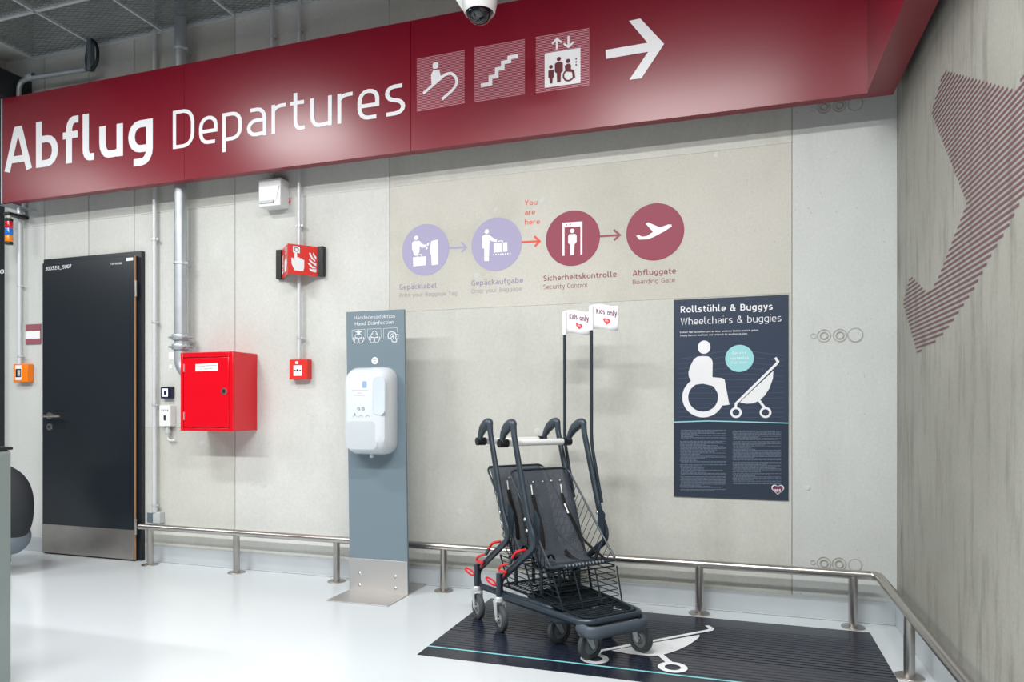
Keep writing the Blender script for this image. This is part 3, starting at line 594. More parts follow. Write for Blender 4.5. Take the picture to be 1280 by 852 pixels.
text_into(MB(), 'Hand Disinfection', g3(195, 380), g3(885, 345), g3(195, 318), .10, (0, -1, 0)).build('lettering', 'vinyl_white', ss, smooth=False)
m_ = MB(); G = lambda pts, w_=.0022, r=0, cl=False: m_.ribbon(smoothpts([g3(x, y) for x, y in pts], r, 3, cl) if r else [g3(x, y) for x, y in pts], w_, (0, -1, 0), cl)
G([(170, 625), (145, 600), (143, 458), (370, 444), (372, 600), (350, 620)], .0016); G([(440, 610), (418, 580), (415, 442), (655, 430), (658, 590), (640, 610)], .0016); G([(840, 618), (708, 620), (700, 432), (940, 415), (945, 500)], .0016)
for ox in (0, 282):
    for sx_ in (1, -1):
        b = 258+ox; F_ = lambda x, y: (b+sx_*x, y-ox*.03)
        G([F_(100, 625), (F_(60, 690)), (F_(12, 690)), (F_(5, 600)), (F_(60, 600)), F_(70, 660)], .003, .004); G([F_(100, 620), F_(85, 585)], .0035); G([F_(10, 600), F_(62, 590), F_(55, 545), F_(20, 530)], .003)
m_.poly([g3(x, y) for x, y in ((195, 490), (230, 475), (255, 460), (285, 472), (325, 485), (285, 500), (285, 530), (262, 540), (235, 530), (232, 502))])
G([(490, 540), (505, 500), (540, 470), (575, 495), (590, 535)], .003, .004)
G([(860, 665), (840, 610), (785, 600), (780, 540), (800, 500), (850, 490), (905, 505), (925, 560), (915, 610), (940, 640), (930, 670), (860, 668)], .004, .004); G([(815, 590), (840, 530), (900, 520)], .003); G([(830, 600), (870, 560), (880, 620)], .004); G([(925, 535), (962, 535), (962, 615), (925, 615)], .003)
m_.build('hand_pictograms', 'vinyl_white', ss, smooth=False)
c = onY(468.5, 450.6, BY-.001); MB().poly(circ(c, .021, UX, UZ, 28)).build('round_sticker', 'vinyl_white', ss, smooth=False)
mb = MB(); mb.box(c.x-.012, c.x+.012, c.y-.001, c.y-.0004, c.z+.003, c.z+.006); mb.box(c.x-.006, c.x+.007, c.y-.001, c.y-.0004, c.z-.008, c.z-.004); mb.build('sticker_print', 'print_grey', ss, smooth=False)
# dispenser body
DYF = -.145   # front face offset from the board
c0, c1_, = onY(429, 500, BY+DYF), onY(496.5, 500, BY)
dx0 = c0.x; dx1 = c1_.x; dzb = onY(450, 561, BY+DYF).z; dzt = onY(450, 468, BY+DYF).z
dp = thing('soap_dispenser', 'white plastic hand sanitizer dispenser fixed to the slate grey board', 'dispenser', ((dx0+dx1)/2, BY, dzb))
def rrect(x0, x1, z0, z1, r, y, n=6):
    pts = [Vector((x0, y, z0)), Vector((x1, y, z0)), Vector((x1, y, z1)), Vector((x0, y, z1))]; return rounded([(p, r) for p in pts], n, True)
def loft(loops, capends=True):
    n = len(loops[0]); vs = [p for l in loops for p in l]; fs = []
    for i in range(len(loops)-1): fs += [(i*n+k, i*n+(k+1) % n, (i+1)*n+(k+1) % n, (i+1)*n+k) for k in range(n)]
    if capends: fs += [tuple(range(n)), tuple((len(loops)-1)*n+k for k in range(n))]
    return MB().add(vs, fs)
ex0, ex1 = onY(441, 500, BY).x-.005, dx1; zt2 = onY(470, 459.5, BY).z; zb2 = onY(470, 567, BY).z
DXF1 = onY(476, 500, BY+DYF).x+.02
lo = []
for tt_ in (0, .35, .7, .9, 1.0):
    y = BY+DYF*tt_; sh = 1 if tt_ < .9 else 1
    k = tt_**2.2; ins = {0: 0, .35: -.003, .7: 0, .9: .006, 1.0: .028}[tt_]
    lo.append(rrect(ex0+(dx0+.004-ex0)*k+ins, ex1+(DXF1-ex1)*k-ins, zb2+(dzb-zb2)*k+ins, zt2+(dzt-zt2)*k-ins, .065, y))
loft(lo).build('housing', 'dispenser', dp)
yf = BY+DYF-.0006; GD = crop(6.55, 425, 450); gd = lambda x, y, k=1: onY(*GD(x, y), yf-.0008*k)
a, b = gd(52, 722), gd(296, 490)
l1 = rrect(a.x, b.x, a.z, b.z, .03, yf-.006); l2 = rrect(a.x+.008, b.x-.008, a.z+.008, b.z-.008, .025, yf-.006); l3 = rrect(a.x+.012, b.x-.012, a.z+.012, b.z-.012, .02, yf+.0)
l0 = rrect(a.x-.004, b.x+.004, a.z-.004, b.z+.004, .032, yf+.002)
loft([l0, l3]).build('hand_opening', 'disp_recess', dp)
mb = MB(); mb.ribbon([gd(95, 245), gd(230, 245)], .0018, (0, -1, 0)); mb.ribbon([gd(105, 287), gd(205, 287)], .0018, (0, -1, 0)); mb.ribbon([gd(140, 268), gd(180, 268)], .0018, (0, -1, 0)); mb.build('pink_print', 'print_pink', dp, smooth=False)
a, b = gd(180, 225), gd(218, 172); MB().poly(rrect(a.x, b.x, a.z, b.z, .005, a.y)).build('blue_print', 'print_blue', dp, smooth=False)
mb = MB()
for x in (152, 188): mb.ribbon(circ(gd(x, 397), .008, UX, UZ, 16), .003, (0, -1, 0), True); mb.ribbon([gd(x-10, 388), gd(x+10, 405)], .0025, (0, -1, 0))
for x in (120, 170, 225): mb.ribbon([gd(x-16, 468), gd(x-8, 452), gd(x+8, 450), gd(x+16, 466)], .0018, (0, -1, 0))
mb.poly([gd(114, 448), gd(126, 446), gd(123, 432), gd(117, 432)]); mb.ribbon([gd(135, 122), gd(235, 118)], .0015, (0, -1, 0))
mb.build('grey_print', 'print_grey', dp, smooth=False)
a, b = gd(262, 450), gd(372, 130)
w1 = rrect(a.x, b.x, a.z, b.z, .03, yf+.002); w2 = rrect(a.x+.004, b.x-.004, a.z+.004, b.z-.004, .026, yf-.004); w3 = rrect(a.x+.012, b.x-.012, a.z+.012, b.z-.03, .018, yf-.002)
loft([w1, w2, w3]).build('level_window', 'disp_window', dp)
nz = onY(467, 569, BY-.03); MB().box(nz.x-.009, nz.x+.009, BY-.06, BY-.04, nz.z-.012, zb2+.005).build('nozzle', 'dispenser', dp, bevel=.003)
# ------------------------------------------------------------------ wall services
def pipe(mb, px, y0, y1, r, off, seg=12):
    x = onY(px, (y0+y1)/2, -off).x; za, zb = (onY(px, v, -off).z for v in (y0, y1)); mb.cyl((x, -off, zb), (x, -off, za), r, seg); return x
def clamp(parent, x, z, r, off, m='zinc'):
    mb = MB(); mb.lathe([(r+.001, -.008), (r+.004, -.008), (r+.004, .008), (r+.001, .008)], (x, -off, z), UZ, 16, capped=False)
    mb.box(x+r*.9, x+r+.018, -off-.004, -off+.004, z-.006, z+.006); mb.box(x-r-.012, x-r*.9, -off-.004, -off+.004, z-.006, z+.006); mb.box(x-.006, x+.006, -off+r, -.001, z-.006, z+.006)
    return mb.build('clamp', m, parent)
def conduit(px, ya, yb, r, label, clamps=(), up=True, m='conduit', off=.035):
    mb = MB(); x = onY(px, 400, -off).x; zb = onY(px, yb, -off).z; za = 4.3 if up else onY(px, ya, -off).z
    t = thing('conduit', label, 'pipe', (x, -off, zb)); MB().cyl((x, -off, zb), (x, -off, za), r, 14).build('tube', m, t)
    for cy in clamps: clamp(t, x, onY(px, cy, -off).z, r, off)
    return t
conduit(24.5, 250, 455, .013, 'pale vertical conduit left of the black door running down to the orange box', (268, 357, 445), up=False)
conduit(193.2, 235, 640, .014, 'pale vertical conduit just right of the black door ending in a junction box', (299, 402.5, 506, 631))
conduit(374, 210, 448, .012, 'pale vertical conduit running down behind the folded red sign to the fire alarm button', (282, 422, 38))
conduit(340, 215, 224, .012, 'short pale conduit above the white sounder box', (46,))
# riser pipe
rp = thing('riser_pipe', 'thick galvanised fire riser pipe above the red cabinet', 'pipe', (onY(226, 400, -.09).x, -.09, 1.4))
rx = onY(225.7, 400, -.09).x; ze = onY(226, 458, -.09).z
MB().tube(rounded([(Vector((rx, -.09, 4.3)), 0), (Vector((rx, -.09, ze-.06)), .11), (Vector((rx+.25, -.09, ze-.06)), 0)], 8), .039, 20, ref=(0, 1, 0)).build('pipe_run', 'galv', rp)
for cy in (329, 62): clamp(rp, rx, onY(226, cy, -.09).z, .039, .09)
for cy in (421.5, 433.5):
    z = onY(226, cy, -.09).z; mb = MB(); mb.lathe([(.04, -.022), (.05, -.02), (.053, -.012), (.053, .012), (.05, .02), (.04, .022)], (rx, -.09, z), UZ, 22, capped=False)
    for s_ in (1, -1): mb.box(rx+s_*.050-.012, rx+s_*.050+.012, -.105, -.075, z-.017, z+.017); mb.cyl((rx+s_*.062, -.13, z), (rx+s_*.062, -.05, z), .007, 8)
    mb.build('coupling', 'galv', rp, bevel=.002)
mb = MB(); a, b = onY(211, 449, -.001), onY(219, 440, -.001); mb.poly([(a.x, -.001, a.z), (b.x, -.001, a.z), (b.x, -.001, b.z), (a.x, -.001, b.z)])
tag(mb.build('wall_sticker', 'print_white', smooth=False), 'worn white paper label left of the riser pipe elbow', 'label')
a, b = onY(211.5, 460, -.001), onY(215, 455.5, -.001)
tag(MB().poly([(a.x, -.001, a.z), (b.x, -.001, a.z), (b.x, -.001, b.z), (a.x, -.001, b.z)]).build('wall_sticker', 'print_white', smooth=False), 'tiny square white label below the riser pipe label', 'label')
# handrail-like galvanised pipe with elbow, upper left
u8 = crop(6.4, 0, 0)
gp_ = MB(); pts = [onY(*u8(152, 760), -.12), onY(*u8(150, 670), -.12), onY(*u8(205, 632), -.12), onY(*u8(690, 555), -.12)]; pts[0].z = SZ0-.06
ph = thing('elbow_pipe', 'short galvanised pipe with elbow under the mesh ceiling at far left', 'pipe', pts[3])
gp_.tube(rounded([(p, .05) for p in pts], 5), .016, 12, ref=(0, 1, 0)).build('pipe_run', 'galv', ph)
mb = MB(); a = onY(*u8(205, 632), -.12); mb.lathe([(.017, -.03), (.024, -.03), (.024, .03), (.017, .03)], a+Vector((.05, 0, .012)), (1, 0, .1), 14, capped=False); mb.build('fitting', 'galv', ph)
hk = MB(); a = onY(*u8(730, 555), -.10)
hk.tube(rounded([(Vector((a.x-.01, -.10, MZ)), 0), (Vector((a.x+.06, -.10, MZ-.05)), .05), (Vector((a.x+.06, -.10, a.z+.03)), .06), (Vector((a.x-.02, -.10, a.z-.02)), .05), (Vector((a.x-.05, -.10, a.z+.06)), .05), (Vector((a.x-.02, -.10, MZ)), 0)], 5), .011, 10)
tag(hk.build('cable_loop', 'plastic_black', smooth=True), 'dark looped cable hose hanging from the mesh ceiling', 'cable')
MB().box(a.x-.02, a.x+.012, -.12, -.08, a.z-.01, MZ).build('bracket', 'board_edge', ph, bevel=.004)
# dark box beside the sign at the extreme left
a, b = onY(0, 118, -.15), onY(19, 90, -.15)
tag(MB().box(a.x-.5, b.x-.03, -.30, -.001, SZ1+.02, b.z).build('control_box', 'frame_black', bevel=.004), 'dark box under the soffit at the upper left, beside the sign end', 'box')
# signal tower
sy = -.13; sxc = onY(11.3, 285, sy).x
sgt = thing('signal_tower', 'small stack light with red, blue and amber lenses hanging under the sign', 'signal light', (sxc, sy, onY(11, 305, sy).z))
S8 = crop(7.1, 0, 240); zz = lambda v: onY(*S8(80, v), sy).z
for m, v0, v1, nm in (('plastic_black', 235, 262, 'cap'), ('lens_red', 262, 322, 'lens'), ('lens_blue', 322, 385, 'lens'), ('lens_amber', 385, 442, 'lens'), ('plastic_black', 442, 465, 'base')):
    MB().lathe([(.0001, 0), (.0001, zz(v0)-zz(v1)), (.024, zz(v0)-zz(v1)), (.026, (zz(v0)-zz(v1))*.8), (.026, (zz(v0)-zz(v1))*.2), (.024, 0)], (sxc, sy, zz(v1)), UZ, 20).build(nm, m, sgt)
mb = MB(); mb.cyl((sxc, sy, zz(235)), (sxc, sy, zz(205)), .014, 12); mb.build('stem', 'plastic_grey', sgt)
mb = MB(); mb.box(sxc-.03, sxc+.028, -.15, -.001, zz(205), zz(180)); mb.build('mounting_arm', 'plastic_black', sgt, bevel=.004)
a, b = onY(2, 259, -.17), onY(18, 254, -.17); tag(MB().box(a.x, b.x, -.19, -.001, zz(135), SZ0-.006).build('bracket_plate', 'galv', bevel=.003), 'galvanised bracket under the left end of the red sign', 'bracket')
# orange box
def wallbox(name, label, cat, xa, xb, ya, yb, dep, m, bevel=.004, cxy=None):
    p = onY(xa, (ya+yb)/2, -dep); q_ = onY(xb, (ya+yb)/2, -dep); za = onY((xa+xb)/2, ya, -dep).z; zb = onY((xa+xb)/2, yb, -dep).z
    t = thing(name, label, cat, ((p.x+q_.x)/2, 0, zb)); MB().box(p.x, q_.x, -dep, -.0005, zb, za).build('housing', m, t, bevel=bevel, seg=3)
    return t, p.x, q_.x, zb, za, -dep
t, xa, xb, zb, za, yf2 = wallbox('call_point', 'small orange emergency call box left of the black door', 'call box', 16.2, 34.2, 454.5, 477.5, .05, 'orange', .007)
wd, hh = xb-xa, za-zb
MB().box(xa+wd*.18, xa+wd*.60, yf2-.002, yf2, zb+hh*.12, zb+hh*.92).build('label_plate', 'vinyl_white', t)
MB().box(xa+wd*.22, xa+wd*.58, yf2-.004, yf2-.002, zb+hh*.28, zb+hh*.72).build('window', 'plastic_black', t)
MB().box(xa+wd*.36, xa+wd*.54, yf2-.005, yf2-.004, zb+hh*.34, zb+hh*.66).build('button_print', 'plastic_grey', t)
t, xa, xb, zb, za, yf2 = wallbox('door_plate', 'dark red door plate with blank white strip left of the black door', 'sign', 31.8, 50.5, 405, 430, .008, 'bordeaux_text', .001)
MB().box(xa+.001, xb-.003, yf2-.0015, yf2, zb+(za-zb)*.27, zb+(za-zb)*.65).build('paper_strip', 'vinyl_white', t)
t, xa, xb, zb, za, yf2 = wallbox('card_reader', 'small navy card reader with lit white square left of the red cabinet', 'card reader', 200.6, 213.5, 483, 498, .035, 'reader_blue', .004)
wd, hh = xb-xa, za-zb; cx_, cz_ = xa+wd*.46, zb+hh*.5
mb = MB(); mb.ribbon([Vector((cx_+sx*wd*.2, yf2-.001, cz_+sz*hh*.26)) for sx, sz in ((-1, -1), (1, -1), (1, 1), (-1, 1))], wd*.13, (0, -1, 0), True); mb.build('light_frame', 'reader_light', t, smooth=False)
t, xa, xb, zb, za, yf2 = wallbox('key_switch', 'small white key switch box with cable gland below the card reader', 'switch', 199, 213, 506.5, 532.5, .05, 'plastic_white', .003)
wd, hh = xb-xa, za-zb; mb = MB(); mb.box(xa+wd*.42, xa+wd*.58, yf2-.002, yf2, zb+hh*.28, zb+hh*.52); mb.build('key_slot', 'plastic_black', t)
mb = MB()
for i in range(4): mb.box(xa+wd*(.2+i*.17), xa+wd*(.29+i*.17), yf2-.001, yf2, zb+hh*.72, zb+hh*.8)
mb.build('print', 'print_grey', t)
mb = MB(); gx = (xa+xb)/2+.004; mb.cyl((gx, -.026, zb), (gx, -.026, zb-.025), .013, 10); mb.cyl((gx, -.026, zb-.02), (gx, -.026, zb-.05), .018, 8); mb.cyl((gx, -.026, zb-.05), (gx, -.026, zb-.07), .012, 10); mb.build('cable_gland', 'plastic_grey', t)
MB().tube(rounded([(Vector((gx, -.026, zb-.06)), 0), (Vector((gx, -.026, zb-.1)), .03), (Vector((gx+.05, -.015, zb-.095)), 0)], 4), .006, 8).build('cable', 'plastic_white', t)
t, xa, xb, zb, za, yf2 = wallbox('junction_box', 'small grey junction box with dark face above the rail beside the door', 'junction box', 184, 199.5, 640, 653.5, .045, 'plastic_grey', .003)
MB().box(xa+.002, xa+(xb-xa)*.45, yf2-.003, yf2, zb+.004, za-.004).build('cover', 'board_edge', t)
MB().cyl(((xa+xb)/2+.004, -.035, za), ((xa+xb)/2+.004, -.035, za+.03), .018, 12).build('gland', 'plastic_grey', t)
# fire cabinet
CY = -.22; xw = onY(314.6, 500, 0).x; xl = onY(227.3, 500, CY).x; xrr = onY(292.7, 500, CY).x; czt = onY(290, 439, CY).z; czb = onY(290, 539, CY).z; xrr = max(xrr, xrr)
fc = thing('fire_cabinet', 'glossy red wall-hung fire cabinet with white label, right of the black door', 'cabinet', ((xl+xrr)/2, 0, czb))
mb = MB(); mb.box(xl, xrr, CY, -.001, czb, czt); mb.build('housing', 'cab_red', fc, bevel=.004)
mb = MB(); mb.box(xl+.022, xrr-.035, CY-.010, CY-.001, czb+.025, czt-.035); dr = mb.build('cabinet_door', 'cab_red', fc, bevel=.003)
for a_ in ((xrr-.03, xrr, czb, czt), (xl, xl+.018, czb, czt), (xl+.0185, xrr-.0305, czb, czb+.02), (xl+.0185, xrr-.0305, czt-.03, czt)):
    MB().box(a_[0], a_[1], CY-.012, CY-.0005, a_[2], a_[3]).build('rim', 'cab_red', fc, bevel=.003)
GC = crop(17.07, 225, 440); gc = lambda x, y, k=1: onY(*GC(x, y), CY-.0105-.0008*k)
MB().poly([gc(332, 258), gc(808, 232), gc(803, 392), gc(332, 408)]).build('label_sticker', 'vinyl_white', fc, smooth=False)
mb = text_into(MB(), 'Löschwasserentnahme', gc(362, 312, 2), gc(785, 290, 2), gc(362, 280, 2), .12, (0, -1, 0)); text_into(mb, 'für Feuerwehr', gc(425, 376, 2), gc(700, 358, 2), gc(425, 342, 2), .12, (0, -1, 0)); mb.build('label_print', 'print_grey', fc, smooth=False)
kc = onY(280.3, 489, CY-.011); MB().lathe([(.0001, 0), (.0001, .006), (.019, .006), (.022, .002), (.022, 0)], kc, (0, -1, 0), 22).build('lock', 'steel', fc)
MB().box(kc.x-.006, kc.x+.008, kc.y-.009, kc.y-.006, kc.z-.010, kc.z+.012).build('lock_core', 'frame_black', fc)
for v in (283/3.55+380, 496/3.55+380):
    h_ = onY(230.4, v, CY-.012); MB().box(h_.x-.004, h_.x+.004, CY-.017, CY-.011, h_.z-.025, h_.z+.025).build('hinge', 'hatch_pink', fc)
# manual call point
t, xa, xb, zb, za, yf2 = wallbox('fire_alarm_button', 'small square red fire alarm button box below the folded red sign', 'alarm button', 361.5, 384, 448.8, 474, .05, 'mcp_red', .003)
wd, hh = xb-xa, za-zb; MB().box(xa+wd*.25, xa+wd*.70, yf2-.002, yf2, zb+hh*.18, zb+hh*.70).build('glass_plate', 'vinyl_white', t)
mb = MB(); c_ = Vector((xa+wd*.475, yf2-.003, zb+hh*.45)); mb.poly(circ(c_, wd*.06, UX, UZ, 14)); mb.ribbon([c_-UX*wd*.2, c_-UX*wd*.1], wd*.05, (0, -1, 0)); mb.ribbon([c_+UX*wd*.1, c_+UX*wd*.2], wd*.05, (0, -1, 0)); mb.build('print', 'plastic_black', t, smooth=False)
mb = MB(); mb.box(xa+wd*.35, xa+wd*.5, yf2-.001, yf2, zb+hh*.77, zb+hh*.9); mb.build('symbol', 'vinyl_white', t)
# sounder
t, xa, xb, zb, za, yf2 = wallbox('alarm_sounder', 'white box-shaped alarm sounder with sloped recess, under the red sign', 'alarm', 323.2, 350.5, 223, 257.5, .09, 'plastic_white', .005)
wd, hh = xb-xa, za-zb; mb = MB()
A_, B_, C_, D_ = Vector((xa+wd*.05, yf2-.006, zb+hh*.12)), Vector((xa+wd*.80, yf2-.006, zb+hh*.18)), Vector((xa+wd*.95, yf2-.006, zb+hh*.70)), Vector((xa+wd*.05, yf2-.006, zb+hh*.62))
mb.hexa([D_, C_, Vector((xa+wd*.95, yf2, zb+hh*.72)), Vector((xa+wd*.05, yf2, zb+hh*.65))], [A_+UY*.004, B_+UY*.004, B_+UY*.006, A_+UY*.006]); mb.build('hood', 'plastic_white', t, smooth=False)
MB().box(xa+wd*.06, xa+wd*.70, yf2-.0085, yf2-.0005, zb+hh*.12, zb+hh*.20).build('slot', 'plastic_grey', t)
c_ = onY(360.2, 251, -.001); o = MB().poly(circ(c_, 4.0*4.2/FPX, UX, UZ, 24)).build('round_sticker', 'mcp_red', smooth=False); tag(o, 'tiny round red and white sticker right of the white alarm sounder', 'sticker')
MB().ribbon([c_+Vector((-.010, -.001, .006)), c_+Vector((-.002, -.001, -.002)), c_+Vector((.010, -.001, .006))], .005, (0, -1, 0)).build('sticker_print', 'vinyl_white', o, smooth=False)
for ch_ in o.children:
    pass
# folded fire sign
FS = crop(14.2, 345, 295); fs = lambda x, y, Y: onY(*FS(x, y), Y)
YE, YK = -.02, -.16
t = thing('fire_alarm_sign', 'projecting red V-shaped fire alarm sign with pressing hand and flames', 'sign', (onY(376, 320, 0).x, -.05, fs(400, 690, -.05).z))
eL, eR, kx = fs(108, 400, YE).x, fs(757, 400, YE).x, fs(210, 400, YK).x
zt_s, zb_s = fs(205, 132, YK).z, fs(205, 668, YK).z
zt_s, zb_s = (zt_s+fs(757, 187, YE).z)/2, (zb_s+fs(757, 712, YE).z)/2
def face(p, q, nm):
    d_ = (q-p).normalized(); n_ = Vector((d_.y, -d_.x, 0))*.004
    mb = MB(); mb.hexa([p+UZ*zb_s, q+UZ*zb_s, q+UZ*zt_s, p+UZ*zt_s], [v+z_ for v, z_ in ((p-n_, UZ*zb_s), (q-n_, UZ*zb_s), (q-n_, UZ*zt_s), (p-n_, UZ*zt_s))])
    return mb.build(nm, 'mcp_red', t, smooth=False)
pL, pK, pR = Vector((eL, YE, 0)), Vector((kx, YK, 0)), Vector((eR, YE, 0))
face(pL, pK, 'sign_face'); face(pK, pR, 'sign_face')
bw = fs(850, 400, YE).x-eR
for a_, b_ in ((eL-bw, eL), (eR, eR+bw)): MB().box(a_, b_, YE-.012, -.001, zb_s, zt_s).build('wall_flange', 'plastic_black', t)
def fmap(p, q, n_):   # face-local print: u 0..1, v 0..1
    d_ = (q-p); nn = Vector((d_.y, -d_.x, 0)).normalized()*n_
    return lambda u, v: p+d_*u+nn+UZ*(zb_s+(zt_s-zb_s)*v)
for (p, q) in ((pK, pR), (pK, pL)):
    sgn = 1 if q is pR else -1; f_ = fmap(p, q, .0012*sgn); g_ = fmap(p, q, .002*sgn)
    U = lambda pts, F__=None: [(F__ or f_)((x-210)/547 if sgn > 0 else (x-210)/547, 1-(y-150+(x-210)*-.06)/540) for x, y in pts]
    m_ = MB(); m_.poly(U([(298, 190), (420, 200), (420, 318), (298, 305)]))
    m_.poly(U([(270, 405), (300, 405), (322, 470), (328, 300), (370, 300), (374, 395), (400, 385), (425, 410), (455, 405), (470, 430), (497, 435), (497, 570), (480, 635), (325, 625), (275, 510)]))
    for fl in ([(580, 300), (610, 300), (640, 370), (700, 440), (690, 455), (625, 410)], [(658, 290), (690, 340), (715, 370), (713, 420), (670, 370), (650, 330)], [(590, 400), (610, 425), (660, 470), (714, 480), (714, 540), (640, 490), (585, 440)], [(555, 485), (600, 490), (640, 540), (700, 565), (712, 580), (640, 580), (590, 530)], [(585, 575), (630, 595), (714, 595), (712, 655), (640, 640), (600, 620)]):
        m_.poly(U(fl))
    m_.build('symbol_print', 'vinyl_white', t, smooth=False)
    m_ = MB(); cc2 = U([(359, 252)], g_)[0]; m_.ribbon(circ(cc2, .012, (q-p).normalized(), UZ, 18), .004, Vector(((q-p).y, -(q-p).x, 0)), True); m_.build('button_print', 'plastic_black', t, smooth=False)
# ------------------------------------------------------------------ dome camera
cc3 = _C+ray(599.5, 13)*3.2
dc = thing('dome_camera', 'white dome security camera hanging in front of the red sign', 'camera', cc3+Vector((0, 0, .25)))
r_ = 16.5*3.2/FPX
MB().lathe([(r_*1.02*math.cos(a), -r_*1.02*math.sin(a)) for a in [i*math.pi/2/10 for i in range(11)]][::1], cc3, UZ, 32, capped=False).build('dome', 'dome_black', dc)
hs_ = r_*1.32; MB().lathe([(r_*1.0, -.004), (r_*1.1, -.016), (r_*1.2, -.006), (hs_, .03), (hs_*1.03, .07), (hs_*.95, .11), (hs_*.5, .14), (.0001, .14)], cc3, UZ, 32, capped=False).build('housing', 'plastic_white', dc)
mb = MB(); q0 = _C+ray(566, -4)*3.25; mb.tube([cc3+Vector((0, .0, .10)), cc3+Vector((-.02, .03, .30)), Vector((cc3.x-.02, cc3.y+.03, 4.3))], .022, 12); mb.build('drop_pipe', 'plastic_white', dc)
mb = MB(); a = _C+ray(578, 12.5)*3.28; b = _C+ray(562, -12)*3.28; c_ = _C+ray(600, -12)*3.28; d_ = _C+ray(592, 10)*3.28
mb.prism([a, d_, c_, b], Vector((0, .05, 0))); mb.build('side_bracket', 'plastic_white', dc, bevel=.003)
# ------------------------------------------------------------------ foreground pedestal
pc_ = _C+ray(17, 558)*2.6
pd = thing('gate_pedestal', 'grey metal gate pedestal with black top at the left edge', 'pedestal', (pc_.x-.2, pc_.y-.6, 0))
MB().box(pc_.x-.42, pc_.x, pc_.y-1.2, pc_.y-.004, .01, pc_.z-.012).build('casing', 'post_metal', pd, bevel=.014, seg=4)
MB().box(pc_.x-.425, pc_.x, pc_.y-1.2, pc_.y, pc_.z-.012, pc_.z).build('top_cover', 'plastic_black', pd, bevel=.004)
MB().box(pc_.x-.40, pc_.x-.03, pc_.y-1.17, pc_.y-.03, 0, .02).build('plinth', 'frame_black', pd)
# ------------------------------------------------------------------ squatting person
PYY = -.62; px0 = onY(31, 630, PYY).x
pr_ = thing('person', 'person in dark jacket and grey jeans squatting behind the pedestal', 'person', (px0-.3, PYY, 0))
def skin(name, m, nodes, edges, root=0, sub=2, parent=pr_):
    off = parent_loc(parent); me = bpy.data.meshes.new(name); me.from_pydata([Vector((px0+n[0], PYY+n[1], n[2]))-off for n in nodes], edges, []); o = bpy.data.objects.new(name, me); COL.objects.link(o); o.parent = parent
    md = o.modifiers.new('Skin', 'SKIN'); md.use_smooth_shade = True
    sv = me.skin_vertices[0].data
    for i, n in enumerate(nodes):
        r = n[3]; sv[i].radius = (r, r) if not isinstance(r, tuple) else r; sv[i].use_root = (i == root)
    s_ = o.modifiers.new('Sub', 'SUBSURF'); s_.levels = sub; s_.render_levels = sub
    me.materials.append(MATS[m]); return o
# nodes (dx, dy, z, radius)
tor = [(-.18, 0, .27, .08), (-.16, 0, .42, .09), (-.19, 0, .53, .09), (-.25, 0, .61, .07), (-.31, 0, .68, .045), (-.35, 0, .735, .055), (-.365, 0, .78, .05)]
def limbs(s): return [(-.29, s*.12, .58, .04), (-.42, s*.19, .50, .042), (-.60, s*.12, .52, .032), (-.66, s*.10, .53, .025)]
def legs(s): return [(-.22, s*.10, .25, .06), (-.55, s*.15, .42, .045), (-.36, s*.13, .13, .045), (-.34, s*.13, .07, .036), (-.50, s*.14, .035, .035)]
N = tor+limbs(1)+limbs(-1)+legs(1)+legs(-1)
E_ = [(0, 1), (1, 2), (2, 3), (3, 4), (4, 5), (5, 6), (3, 7), (7, 8), (8, 9), (9, 10), (3, 11), (11, 12), (12, 13), (13, 14), (0, 15), (15, 16), (16, 17), (17, 18), (18, 19), (0, 20), (20, 21), (21, 22), (22, 23), (23, 24)]
body = skin('body', 'skin', N, E_)
def ellip(mb, c, rx_, ry_, rz_, n=20, m2=14, z0=-1.0):
    vs = []; fs = []
    for i in range(m2+1):
        v = -math.pi/2+math.pi*i/m2; v = max(v, z0)
        for k in range(n): u = 2*math.pi*k/n; vs.append(Vector(c)+Vector((rx_*math.cos(v)*math.cos(u), ry_*math.cos(v)*math.sin(u), rz_*math.sin(v))))
    for i in range(m2):
        for k in range(n): fs.append((i*n+k, i*n+(k+1) % n, (i+1)*n+(k+1) % n, (i+1)*n+k))
    return mb.add(vs, fs)
def pp_(l): return [Vector((px0+a, PYY+b, c)) for a, b, c, r in l], [r for a, b, c, r in l]
jm = MB(); P_, R_l = pp_([(-.20, 0, .25, .06), (-.165, 0, .26, .115), (-.145, 0, .32, .132), (-.14, 0, .42, .138), (-.155, 0, .50, .142), (-.195, 0, .57, .135), (-.25, 0, .625, .10), (-.29, 0, .66, .06)])
jm.tube(P_, R_l, 24, ref=(0, 1, 0), ry=R_l)
for s_ in (1, -1):
    P_, R_l = pp_([(-.25, s_*.06, .56, .06), (-.29, s_*.12, .575, .068), (-.35, s_*.17, .54, .062), (-.42, s_*.19, .50, .058), (-.50, s_*.155, .51, .05), (-.59, s_*.125, .525, .042)]); jm.tube(P_, R_l, 16)
o_ = jm.build('jacket', 'jacket', pr_); o_.modifiers.new('Sub', 'SUBSURF').render_levels = 2
jm = MB(); ellip(jm, Vector((px0-.18, PYY, .235)), .135, .155, .12)
for s_ in (1, -1):
    P_, R_l = pp_([(-.20, s_*.08, .24, .10), (-.32, s_*.11, .30, .10), (-.46, s_*.14, .38, .085), (-.55, s_*.15, .43, .075), (-.60, s_*.15, .44, .05)]); jm.tube(P_, R_l, 18)
    P_, R_l = pp_([(-.58, s_*.15, .43, .06), (-.55, s_*.148, .39, .07), (-.46, s_*.14, .25, .062), (-.37, s_*.132, .12, .055), (-.355, s_*.13, .09, .055)]); jm.tube(P_, R_l, 16)
o_ = jm.build('trousers', 'jeans', pr_); o_.modifiers.new('Sub', 'SUBSURF').render_levels = 2
